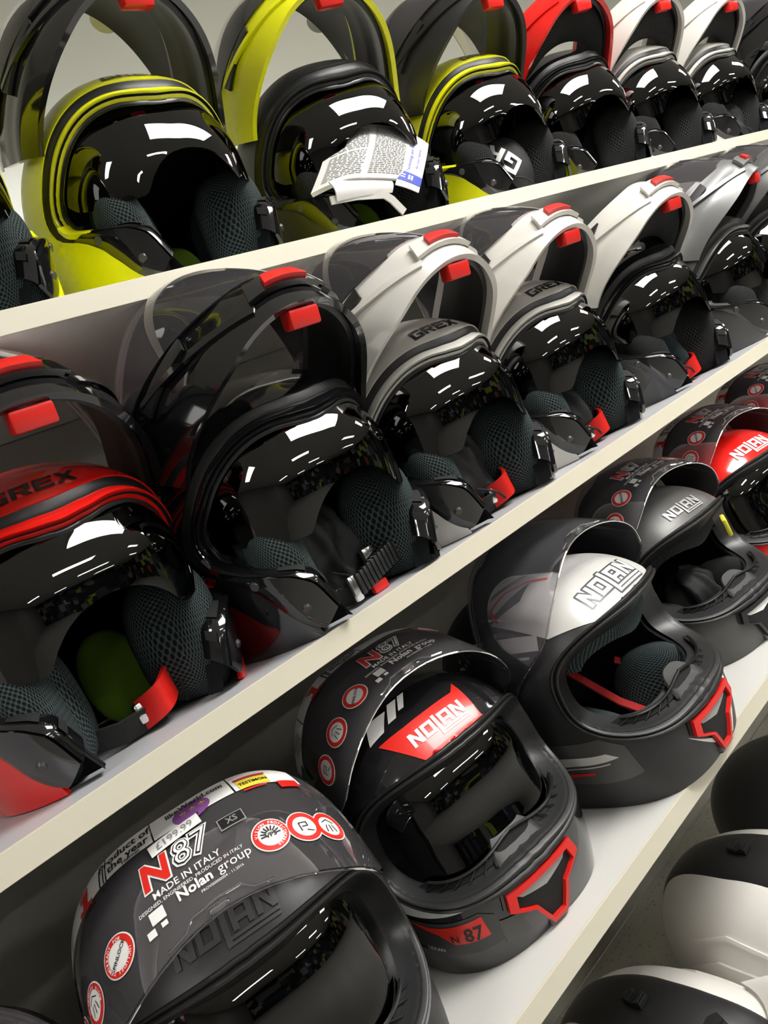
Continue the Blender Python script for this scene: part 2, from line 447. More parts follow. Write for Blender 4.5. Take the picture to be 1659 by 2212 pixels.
def full_shell(S, Pf, r0, t, off=0.0, z=0.0, tilt=0.0, n=120, m=44):
    def f(u, v):
        tau = -90 + 360 * u; p = Pf(tau) + r0
        w = v ** 1.25
        return S.tr(tau, p + (180 - p) * w, off)
    bm = grid(f, n, m, True); bmesh.ops.remove_doubles(bm, verts=bm.verts, dist=1e-5)
    cut_base(bm, z, tilt)
    return thick(bm, t, S.c) if t else outward(bm, S.c)
def pad_shape(cx, cy, cz, a, b, c, rz=0.0, rx=0.0, p=2.6, bend=0.0, uvs=(.30, .20), nu=40, nv=24, base=None):
    """stuffed pad: a rounded super-ellipsoid, bent around the face"""
    def sp(v, q): return math.copysign(abs(v) ** q, v)
    q = 2 / p; M = Matrix.Rotation(rz, 4, 'Z') @ Matrix.Rotation(rx, 4, 'X')
    def f(u, v):
        th = 2 * pi * u; ph = pi * (v - .5)
        P = Vector((a * sp(cos(ph), q) * sp(cos(th), q), b * sp(cos(ph), q) * sp(sin(th), q), c * sp(sin(ph), q)))
        P.x += bend * (P.y / b) ** 2
        P = M @ P + Vector((cx, cy, cz))
        if base is not None: P.z = max(P.z, base)
        return P
    bm = grid(f, nu, nv, True, uv=uvs); bmesh.ops.remove_doubles(bm, verts=bm.verts, dist=1e-5)
    return outward(bm, Vector((cx, cy, cz)))

G_PIV = Vector((0, .006, .128))
def gl_el(a): return -41 + 12 * sm(30, 92, abs(a))
def gu_el(a): return -22 + 33 * sm(10, 80, abs(a))
def chin_bar_bm(s0=0.0, s1=1.0, amax=82, off=0.0, t=.007, n=72, m=12):
    def f(u, v):
        a = -amax + 2 * amax * u; s = s0 + (s1 - s0) * v
        e0, e1 = gl_el(a), gu_el(a)
        # chin bar is bluff in front, with a pressed-in band along its sides
        o = off + .004 * sin(pi * s) - .0035 * sm(.35, .5, s) * sm(12, 22, abs(a)) * (1 - sm(.85, 1, s))
        return GC.ae(a, e0 + (e1 - e0) * s, o)
    return thick(grid(f, n, m), t, GC.c)
def flip(theta, piv, lift=(0, 0, 0)): return Matrix.Translation(Vector(lift) + piv) @ Matrix.Rotation(-rad(theta), 4, 'X') @ Matrix.Translation(-piv)
def bar_point(a, s, off=0.0): return GC.ae(a, gl_el(a) + (gu_el(a) - gl_el(a)) * s, off + .004 * sin(pi * s))
def bar_patch(pts, off, t):
    """raised or let-in patch on the chin bar; pts in (azimuth, s), 4 corners"""
    def f(u, v):
        (a0, s0), (a1, s1), (a2, s2), (a3, s3) = pts
        a = (a0 * (1 - u) + a1 * u) * (1 - v) + (a3 * (1 - u) + a2 * u) * v
        s = (s0 * (1 - u) + s1 * u) * (1 - v) + (s3 * (1 - u) + s2 * u) * v
        return bar_point(a, s, off)
    return thick(grid(f, 12, 6), t, GC.c)
def sun_visor_bm(S, off, Ptop, amax=84, nose=True, low=-9.0):
    tab = [(0, 6), (8, 5), (15, 2), (21, -3), (28, low - 1.0), (44, low), (62, low + 4), (amax, low + 19)] if nose else [(0, low), (40, low), (60, low + 3), (amax, low + 13)]
    top = {}
    def f(u, v):
        a = -amax + 2 * amax * u
        e0 = interp(tab, abs(a)); e1 = Ptop(a)
        return S.ae(a, e0 + (max(e1, e0 + 1) - e0) * v, off)
    return thick(grid(f, 100, 16), .0022, S.c)
def G_top_el(a): # elevation of the arch as seen from the centre, at azimuth a
    lo, hi = -30.0, 80.0
    for _ in range(22):
        e = (lo + hi) / 2; d = ddir(a, e); rho = degrees(acos(max(-1, min(1, -d.y)))); tau = degrees(atan2(d.z, abs(d.x)))
        if rho < GP(tau): lo = e
        else: hi = e
    return lo
def round_sticker(S, az, el, r, c_ring, c_mid, marks=None, off=.0012, ink=None, parent=None, mtx=None, name='sticker', label=None, extra=None):
    bm = bmesh.new()
    decal(S, [disk(r)], az, el, off, bm=bm, mi=0)
    decal(S, annulus(r * .66, r * .93), az, el, off + .0003, bm=bm, mi=1)
    if marks: decal(S, marks, az, el, off + .0005, bm=bm, mi=2, seg=.02)
    if extra: decal(S, extra, az, el, off + .0006, bm=bm, mi=3, seg=.02)
    return obj(name, bm, [c_mid, c_ring, ink or M_BLACKD, c_mid], parent, smooth=False, mtx=mtx, label=label)

def bag_bm(seed, w=.075, h=.10, d=.06):
    rnd = random.Random(seed); ph = [rnd.uniform(0, 6.28) for _ in range(8)]
    def f(u, v):
        th = 2 * pi * u; p = pi * (v - .5)
        r = 1 - .11 * abs(sin(2.5 * th + ph[6] + 3 * sin(1.7 * p + ph[7]))) + .10 * sin(3 * th + ph[0] + 2 * sin(2 * p + ph[1])) + .07 * sin(7 * th + ph[2] + 3 * p) + .05 * sin(5 * p + ph[3] + 2 * th) + .03 * sin(13 * th + 6 * p + ph[4])
        n = .8
        cx = math.copysign(abs(cos(p)) ** n, cos(p)); sz = math.copysign(abs(sin(p)) ** n, sin(p))
        return Vector((w * cx * cos(th) * r, d * cx * sin(th) * r, h * sz * (1 + .06 * sin(2 * th + ph[5]))))
    bm = grid(f, 72, 40, True); bmesh.ops.remove_doubles(bm, verts=bm.verts, dist=1e-5)
    return outward(bm, Vector((0, 0, 0)))

def buckle(parent, kind, x=.012, y=-.062, z=.016):
    """chin strap with its quick-release buckle, lying in the neck opening"""
    st = bmesh.new(); ribbon(st, [(-.075, -.01, .035), (-.05, -.045, .020), (-.02, -.062, .0135), (.02, -.066, .0135)], Vector((0, -.4, .9)), .022, .003)
    ribbon(st, [(.078, -.01, .05), (.066, -.045, .026), (.045, -.064, .016)], Vector((0, -.4, .9)), .022, .003)
    s = obj('chin_strap', st, M_STRAP, parent)
    b = bmesh.new()
    if kind == 'ratchet':   # ribbed micro-lock tongue
        for k in range(11): box(b, -.012 + k * .0062, -.0066 + k * .0062, -.078, -.071, .008 + k * .0012, .031 + k * .0012, .0012)
        box(b, .0562, .0680, -.078, -.071, .0216, .0446, .003)
        obj('ribbed_tongue', b, M_BLACKS, s)
        c = bmesh.new(); box(c, .018, .034, -.066, -.058, .030, .048, .002); obj('buckle', c, M_METAL, s)
        c = bmesh.new(); box(c, -.022, -.012, -.076, -.070, .004, .032, .002); obj('buckle_bar', c, M_METAL, s)
        r = bmesh.new(); box(r, .004, .026, -.074, -.066, .000, .012, .003); obj('release_lever', r, M_REDP, s)
    else:
        def f(u, v):
            a = pi * (u * 1.1 - .05); return Vector((x - .012 + .040 * u, y - .016 * sin(a) - .004, z - .012 + .028 * v + .014 * u))
        obj('release_lever', thick(grid(f, 12, 5), .004, Vector((x, y + .05, z))), M_REDP, s)
        c = bmesh.new()
        vs = box(c, x - .016, x + .018, y - .006, y + .003, z - .006, z + .014, .003); obj('buckle', c, M_METAL, s)
        c = bmesh.new(); box(c, -.052, -.036, -.050, -.045, .030, .046, .004); obj('buckle_latch', c, M_METAL, s)
    return s

def flip_helmet(label, loc, rz, shell, chin, group, theta=73, logo=None, rim=None, curtain=False, meshm=None, visor=True,
                stickers=(), lime=True, strap='lever', tilt=0.0, plain=False, vent='slot', inner=None, whisk=False, sv=None):
    rim = rim or shell; meshm = meshm or M_MESH
    h = thing('flip_up_helmet', label, 'helmet', loc, rz, group)
    h.rotation_euler = (tilt, 0, rz)
    sh = cpart('g_shell', lambda: full_shell(GS, GP, 8.6, .005, z=.001), shell, 'shell', h)
    cpart('g_groove', lambda: thick(ring(GS, GP, -18, 198, 4.0, 9.4, lambda v: -.0085 + .0080 * v ** .7, 110, 6), .004, GS.c), M_RUBBER, 'rubber_seal', h)
    def rim_bm():
        def f(u, v):
            tau = -16 + 212 * u; p = GP(tau)
            if v < .5: return GS.tr(tau, p + 4.8 - 4.6 * (v / .5), -.0065 + .0022 * sin(pi * v))
            w = (v - .5) / .5
            return GS.tr(tau, p + .2 - 1.2 * w, -.0043 - .0095 * w)
        return thick(grid(f, 110, 10), .004, GS.c)
    cpart('g_rim', rim_bm, rim, 'shell_rim', h)
    cpart('g_edge', lambda: thick(ring(GS, GP, -13, 193, -3.4, -.4, lambda v: -.015 + .002 * sin(pi * v), 110, 4), .006, GS.c), M_TRIM, 'opening_trim', h)
    # dark inside
    cpart('g_liner', lambda: full_shell(GS, GP, 1.5, .004, off=-.024, z=.004, n=72, m=24), M_LINER, 'liner', h)
    # the frame between rim and liner closes the shell's thickness
    cpart('g_reveal', lambda: cut_base(grid(lambda u, v: GS.tr(-78 + 336 * u, GP(-78 + 336 * u) - 1.0 + 3 * v, -.006 - .020 * v), 96, 3), .004), M_LINER, 'inner_lining', h)
    cpart('g_sun', lambda: sun_visor_bm(GS, -.0150, lambda a: G_top_el(a) + 1.0), sv or M_SMOKE, 'sun_visor', h)
    for s in (-1, 1):
        cpart(('g_pad', s), lambda s=s: pad_shape(s * .072, -.058, .064, .029, .042, .064, rz=s * .62, rx=.14, p=3.0, bend=-s * .010, base=.002), meshm, 'cheek_pad', h)
        cpart(('g_padin', s), lambda s=s: pad_shape(s * .080, -.026, .066, .014, .050, .064, rz=s * .40, rx=.10, bend=-s * .012, p=2.4, base=.002), M_CLOTH, 'cheek_lining', h)
        # glossy lock plate: the front face of the open jaw, with its two latch slots
        def lockf(u, v, s=s, k=0.0):
            t = -17 - 36 * u; tau = t if s > 0 else 180 - t
            return GS.tr(tau, GP(t) - 1.2 - k, .003 - .026 * v)
        def lock(s=s):
            bm = grid(lambda u, v: lockf(u, v, s, 1.6 * sin(pi * v) ** .5), 30, 8)
            return cut_base(bm, .001)
        lp = cpart(('g_lock', s), lambda s=s: thick2(lock(s), .006, s), M_BLACKG, 'lock_plate', h)
        def jaw_end(s=s):
            def f(u, v):
                t = -6 - 11.5 * u; tau = t if s > 0 else 180 - t
                return GS.tr(tau, GP(t) - 1.4 - 1.0 * sin(pi * v) ** .5, .003 - .020 * v)
            return thick2(grid(f, 14, 8), .006, s)
        cpart(('g_jawend', s), jaw_end, rim, 'jaw_end', h)
        for (u0, u1) in ((.16, .40), (.62, .76)):
            cpart(('g_slot', s, u0), lambda s=s, u0=u0, u1=u1: cut_base(grid(lambda u, v: lockf(u0 + (u1 - u0) * u, .22 + .46 * v, s, 2.1), 8, 4), .002), M_HOLE, 'latch_slot', lp)
        def cheek(s=s):
            def f(u, v):
                t = -16 - 36 * u; tau = t if s > 0 else 180 - t
                w = 15 - 7 * abs(2 * u - 1) ** 2
                return GS.tr(tau, GP(t) - .5 + w * v, .0040 * (1 - v ** 6))
            return cut_base(thick(grid(f, 22, 12), .004, GS.c), .003)
        cpk = cpart(('g_cheek', s), cheek, M_BLACKG, 'jaw_plate', h)
        for t, k in ((-23, 7), (-42, 7)):
            def scr(s=s, t=t, k=k):
                tau = t if s > 0 else 180 - t
                p = GS.tr(tau, GP(t) + k, .0035); n = (p - GS.c).normalized()
                bm = bmesh.new(); bmesh.ops.create_cone(bm, cap_ends=True, segments=20, radius1=.0055, radius2=.0042, depth=.003, matrix=Matrix.Translation(p) @ n.to_track_quat('Z', 'Y').to_matrix().to_4x4())
                return bm
            cpart(('g_screw', s, t), scr, M_DARKD, 'screw', cpk)
    if lime:
        cpart('g_lime', lambda: pad_shape(.034, .052, .050, .034, .012, .050, rz=-.5, p=2.2), M_LIME if lime is True else lime, 'crown_lining_patch', h)
    if logo:
        polys, w = word('GREX', .018)
        obj('logo', decal(GS, polys, -2, 52, .0008, shear=.25), logo, sh, smooth=False)
    # ---- the raised chin bar and what rides on it
    key = ('bar', theta); M = flip(theta, G_PIV, (0, .010, .064))
    cb = cpart(key, lambda: xf(chin_bar_bm(), M), chin, 'chin_bar', h)
    cpart(('trim', theta), lambda: xf(chin_bar_bm(.10, .85, 80, -.0085, .006, n=60, m=6), M), inner or M_TRIM, 'inner_trim', cb)
    cpart(('rel', theta), lambda: xf(round_box((0, 0, 0), .018, .009, .008, GC.ae(0, gl_el(0) - 1.5, -.019), .35), M), M_REDP, 'release_button', cb)
    if vent != 'none':
        cpart(('vb', theta), lambda: xf(bar_patch(((-15, .30), (15, .30), (11, .62), (-11, .62)), .0075, .006), M), chin, 'vent_housing', cb)
        cpart(('vr', theta), lambda: xf(bar_patch(((-8, .36), (8, .36), (6, .54), (-6, .54)), .0120, .005), M), M_REDP, 'vent_button', cb)
        for s in (-1, 1):
            cpart(('ridge', theta, s), lambda s=s: xf(bar_patch(((s * 14, .26), (s * 52, .78), (s * 54, .72), (s * 16, .18)), .0035, .004), M), chin, 'ridge', cb)
            pts = ((s * 30, .84), (s * 54, .74), (s * 56, .56), (s * 33, .64)) if vent == 'slot' else ((s * 32, .80), (s * 46, .90), (s * 60, .70), (s * 46, .54))
            cpart(('vs', theta, s, vent), lambda: xf(bar_patch(pts, .0022, .004), M), M_BLACKS, 'side_vent', cb)
    if curtain:
        def cur():
            def f(u, v):
                a = -58 + 116 * u; w = sin(pi * u) ** .6
                p0 = GC.ae(a, gl_el(a) + 5, -.012); p1 = Vector((p0.x * .96, p0.y + .052 * w + .004, p0.z + .034 * w + .006))
                q = p0.lerp(p1, v); q.z -= .012 * sin(pi * v) * w
                return q
            return xf(thick(grid(f, 36, 8, uv=(.22, .07)), .003, GC.c), M)
        cpart(('cur', theta), cur, M_MESHB, 'chin_curtain', cb)
    if visor:
        def vis():
            def f(u, v):
                a = -84 + 168 * u; e0 = gu_el(a) - 3; e1 = 14 - 3 * sm(40, 86, abs(a))
                return GC.ae(a, e0 + (e1 - e0) * v, .003)
            return xf(thick(grid(f, 64, 14), .002, GC.c), M)
        vz = cpart(('vis', theta), vis, M_CLEAR, 'clear_visor', h)
        for kind, az, el, r in stickers:
            col = {'y': (M_YELD, M_PAPER), 'b': (M_BLUD, M_PAPER), 'o': (M_ORGD, M_ORGD), 'w': (M_PAPER, M_PAPER), 'r': (M_REDD, M_PAPER)}[kind]
            mk = stroke([(-r * .4, -r * .1), (-r * .1, r * .3), (r * .1, -r * .25), (r * .4, r * .2)], r * .1) + stroke([(-r * .35, -r * .4), (r * .35, -r * .4)], r * .08)
            round_sticker(GC, az, el, r, col[0], col[1], mk, off=.0042, parent=vz, mtx=M)
    if strap: buckle(h, strap)
    for s in (-1, 1):
        for t, k in ((-8, 13), (-15, 19)):
            def hole(s=s, t=t, k=k):
                tau = t if s > 0 else 180 - t
                p = GS.tr(tau, GP(t) + k, .0006); n = (p - GS.c).normalized()
                bm = bmesh.new(); bmesh.ops.create_cone(bm, cap_ends=True, segments=18, radius1=.0062, radius2=.0052, depth=.0016, matrix=Matrix.Translation(p) @ n.to_track_quat('Z', 'Y').to_matrix().to_4x4())
                return bm
            cpart(('g_hole', s, t), hole, shell, 'hinge_screw', sh)
    return h
def thick2(bm, t, s):
    """thicken a front-facing sheet towards the back"""
    bm.normal_update(); n = sum((f.normal.y * f.calc_area() for f in bm.faces))
    if n > 0: bmesh.ops.reverse_faces(bm, faces=bm.faces)
    bm.normal_update(); vn = {v: v.normal.copy() for v in bm.verts}
    faces = list(bm.faces); bed = [e for e in bm.edges if e.is_boundary]
    inner = {v: bm.verts.new(v.co - vn[v] * t) for v in list(bm.verts)}
    for f in faces: bm.faces.new([inner[v] for v in reversed(f.verts)])
    for e in bed:
        lp = e.link_loops[0]; a, b = lp.vert, lp.link_loop_next.vert
        bm.faces.new([b, a, inner[a], inner[b]])
    return bm
def xf(bm, M):
    bmesh.ops.transform(bm, matrix=M, verts=bm.verts); return bm
def round_box(c, sx, sy, sz, at, bev):
    bm = bmesh.new(); at = Vector(at)
    box(bm, at.x - sx, at.x + sx, at.y - sy, at.y + sy, at.z - sz, at.z + sz, min(sx, sy, sz) * bev)
    return bm

# ================================================================== full-face helmet
NS = Surf((0, 0, .128), .127, .152, .180, .136, .27, 2.35, chin=.10, ph=2.8)
N_A, N_T, N_B = 58.0, 28.0, -17.0
def _n_outline():
    o = []
    for k in range(240):
        t = 2 * pi * k / 240; n = 2 / 3.4
        ca, sa = math.copysign(abs(cos(t)) ** n, cos(t)), math.copysign(abs(sin(t)) ** n, sin(t))
        mid = (N_T + N_B) / 2; az = N_A * ca; el = mid + (N_T - N_B) / 2 * sa
        el += 3.0 * (abs(az) / N_A) ** 2 * (1 if sa < 0 else -.3)      # corners lift below, dip above
        d = ddir(az, el); o.append((degrees(atan2(d.z, d.x)), degrees(acos(-d.y))))
    o.sort(); return o
N_OUT = _n_outline()
N_TAB = [(a - 360, r) for a, r in N_OUT] + N_OUT + [(a + 360, r) for a, r in N_OUT]
import bisect as _bis
_NK = [a for a, r in N_TAB]
def NP(tau):
    t = (tau + 180) % 360 - 180
    i = _bis.bisect(_NK, t); (a, ra), (b, rb) = N_TAB[i - 1], N_TAB[i]
    return ra + (rb - ra) * ((t - a) / (b - a) if b > a else 0)
N_PIV = Vector((0, .010, .150))
def nv_lo(a): return -15 - 5 * sm(0, 40, abs(a)) + 19 * sm(50, 92, abs(a))
def nv_hi(a): return 25 - 12 * sm(20, 90, abs(a))
def n_gasket_bm():
    pts = []
    for k in range(160):
        tau = -180 + 360 * k / 160; pts.append((tau, NP(tau)))
    def f(u, v):
        tau, p = -180 + 360 * u, NP(-180 + 360 * u)
        # two beads of soft rubber side by side
        o = .0035 + .0035 * abs(sin(2 * pi * v)) ** .8 if 0 < v < 1 else -.004
        return NS.tr(tau, p - 1.2 + 5.0 * v, o)
    return grid(f, 160, 12, True)
def n_tunnel_bm():
    def f(u, v):
        tau = -180 + 360 * u; p = NP(tau)
        return NS.tr(tau, p - 1.0 - 2.6 * v ** 2, .002 - .030 * v)
    return grid(f, 120, 6, True)
VENT_OUT = [(-.046, .020), (.046, .020), (.050, .004), (.024, -.008), (.010, -.038), (-.010, -.038), (-.024, -.008), (-.050, .004)]
def scale_poly(P, k, dy=0): return [(x * k, y * k + dy) for x, y in P]
CH_AZ, CH_EL = 0, -27
def frame_polys(A, B):
    n = len(A); return [[A[i], A[(i + 1) % n], B[(i + 1) % n], B[i]] for i in range(n)]
def n_mouth(off0=.0, hgt=.010):
    """raised frame of the chin vent"""
    out = bmesh.new(); A, B = VENT_OUT, scale_poly(VENT_OUT, .80, -.0015)
    tmp = decal(NS, frame_polys(A, B), CH_AZ, CH_EL, .007, seg=.01)
    bmesh.ops.remove_doubles(tmp, verts=tmp.verts, dist=.0004)
    return thick(tmp, hgt, NS.c)

def mouth_accent():
    return decal(NS, [[(-.042, .0165), (.042, .0165), (.030, .0075), (0, .001), (-.030, .0075)]], CH_AZ, CH_EL, .0030, seg=.01)

def sticker_set(vz, M, which, price=None, da=0.0):
    """printed film and round stickers of a new visor; da turns the whole set sideways"""
    class S_: pass
    S = NV
    def dec(polys, az, el, off, **k): return decal(S, polys, az + da, el, off, **k)
    T = text_polys
    if which in ('full', 'strip'):
        bm = bmesh.new()
        segs = [(-66, -46), (-45.4, -24), (-23.5, -8)] + ([(-7.5, 18), (18.6, 40)] if which == 'full' else [(-7.5, 30)])
        for a0, a1 in segs:
            merge(bm, outward(grid(lambda u, v, a0=a0, a1=a1: S.ae(a0 + (a1 - a0) * u + da, (nv_hi(a0 + (a1 - a0) * u + da) - 9.5) + 8.5 * v, .0012), 10, 4), S.c))
        dec(T('Product of', .0115, .02), -17, 21.5, .0018, bm=bm, mi=1)
        dec(T('the year', .0115, .02), -16, 18.3, .0018, bm=bm, mi=1)
        dec(T('Helmet', .0055, .01), -15, 16.2, .0018, bm=bm, mi=1)
        dec([quad(-.003, -.008, .004, .008), quad(-.007, .002, -.003, .006), quad(-.008, -.010, .009, -.006)], -33, 17.5, .0018, bm=bm, mi=2)
        dec(T('2018', .0065, .03), -34, 21.0, .0018, bm=bm, mi=2); dec(T('MCN', .0075, .04), -32.5, 14.6, .0018, bm=bm, mi=2)
        dec(stroke([(0, -.010), (0, .010)], .0014) + stroke([(.004, -.008), (.004, .008)], .0012), -26, 18, .0018, bm=bm, mi=1)
        for r in range(7):
            y = .009 - r * .0028; L = (.012, .013, .009, .014, .011, .013, .006)[r]
            dec([quad(-L, y, L * .8, y + .0009)], -54, 14.5, .0018, bm=bm, mi=1, seg=.01)
        dec([[(-.010, .008), (.010, .008), (.002, -.016)]], -64, 8, .0018, bm=bm, mi=3)
        if which == 'full':
            dec([disk(.011, 24)], 5, 18, .0016, sx=1.5, bm=bm, mi=5)
            dec(T('likeWorld.com', .0085, .02), 7, 21.5, .0020, bm=bm, mi=1)
            dec(T('* * *', .012, .02), 5.5, 17.4, .0020, bm=bm, mi=4); dec(T('2018', .004, .01), 5, 15.2, .0020, bm=bm, mi=1)
            dec([quad(-.014, -.005, .014, .008)], 25, 17, .0016, bm=bm, mi=4); dec(T('TESTIMON', .0055, .02), 25, 17.5, .0020, bm=bm, mi=1)
            dec(stroke([(-.014, .010), (.014, .010)], .0025) + stroke([(-.012, -.008), (.008, -.008)], .002), 25, 17, .0020, bm=bm, mi=2)
            dec([quad(-.010, -.005, .010, .005)], 35, 13, .0020, bm=bm, mi=2)
        obj('film_strip', bm, [M_PAPER, M_BLACKD, M_REDD, M_GRND, M_YELD, M_PURD], vz, smooth=False, mtx=M, label='white printed paper strip')
    if which in ('full', 'strip', 'marks'):
        bm = bmesh.new()
        dec(T('N', .031, .075), -10.5, 5.6, .0012, bm=bm, mi=0, shear=.12); dec(T('N', .031, .035), -10.5, 5.6, .0017, bm=bm, mi=1, shear=.12)
        dec(T('87', .030, .065), .5, 6.4, .0012, bm=bm, mi=0, shear=.12); dec(T('87', .030, .02), .5, 6.4, .0017, bm=bm, mi=2, shear=.12)
        dec(T('87', .030, -.012), .5, 6.4, .0021, bm=bm, mi=0, shear=.12)
        dec(T('MADE IN ITALY', .0082, .01), -3.5, -.6, .0012, bm=bm, mi=0)
        dec(T('DESIGNED, ENGINEERED, PRODUCED IN ITALY', .0042, .005), -3.3, -2.9, .0012, bm=bm, mi=0)
        dec(T('Nolan', .0118, .03), -3.0, -5.0, .0012, bm=bm, mi=0); dec(T('group', .0118, .0), 8.6, -5.0, .0012, bm=bm, mi=0)
        dec(T('PROV00000004 - 11.2016', .0033, .004), 4.0, -8.0, .0012, bm=bm, mi=0)
        dec([quad(-.008, -.004, .004, .006), quad(-.014, -.012, -.007, -.006), quad(-.002, -.010, .003, -.006)], -13.4, -6.0, .0012, bm=bm, mi=0)
        obj('visor_print', bm, [M_WHITED, M_REDD, M_BLACKD], vz, smooth=False, mtx=M, label='white printed lettering')
    if which == 'full':
        bm = bmesh.new(); dec([quad(-.011, -.006, .011, .006)], 13, 6.5, .0012, bm=bm, mi=0); dec([quad(-.0099, -.0049, .0099, .0049)], 13, 6.5, .0016, bm=bm, mi=1)
        dec(T('XS', .008, .02), 13, 6.5, .0020, bm=bm, mi=0)
        obj('size_label', bm, [M_GREYD, M_BLACKD], vz, smooth=False, mtx=M, label='small black size label reading XS')
    R = .0155
    hook = stroke([(-.004, -.004), (-.004, .004), (.003, .004), (.003, .0), (-.002, .0)], .0009) + stroke([(.001, -.004), (.006, -.006)], .0009)
    arrows = [p for i in range(3) for p in stroke([(-.005 + .005 * i, -.006), (-.004 + .004 * i, -.001), (-.003 + .003 * i, .001)], .0008)] + stroke([(-.006, .004), (0, .007), (.006, .003)], .0008)
    pin = T('SPINLOCK', .0048, .015)
    sun = [p for k in range(9) for p in stroke([(.004 * cos(k * pi / 8), .004 * sin(k * pi / 8)), (.008 * cos(k * pi / 8), .008 * sin(k * pi / 8))], .0012)] + T('VPS', .006, .02)
    ringtxt = lambda a, b: arc_text(a, R * .735, .0036, 168, 13.5) + arc_text(b, R * .735, .0036, -12, 13.5)
    left = [(-27, -6.0, [[(x * .8 - y * .6, x * .6 + y * .8) for x, y in p] for p in pin], ('READY FOR', 'INCLUDES DEMO')), (-41, -8, arrows, ('ULTRAWIDE VISOR', '')), (-55, -8, hook, ('VISION SYSTEM', ''))]
    right = [(20, -4, sun, ('VISION PROTECTION', 'UV 400')), (30, -5, hook, ('', '')), (38.5, -6, arrows, ('', ''))]
    if which == 'strip': right = [(22, 10, hook, ('', '')), (60, 2, hook, ('', '')), (68, 0, arrows, ('', ''))]
    for az, el, mk, tx in left + right:
        round_sticker(S, az + da, el, R, M_REDD, M_PAPER, mk, parent=vz, mtx=M, ink=M_BLACKD, extra=ringtxt(*tx) if which == 'full' else None, label='round red and white sticker')
    if price:
        bm = bmesh.new(); az, el, rot, tx, sz, hw, hh = price
        dec([quad(-hw, -hh, hw, hh)], az, el, .0030, rot=rot, bm=bm, mi=0)
        dec(T(tx, sz, .0), az, el, .0036, rot=rot, bm=bm, mi=1)
        obj('price_sticker', bm, [M_PAPER, M_INK], vz, smooth=False, mtx=M, label='white price sticker')
NV = Surf((0, 0, .128), .132, .162, .18, .146, .27, 2.35, ph=2.7)

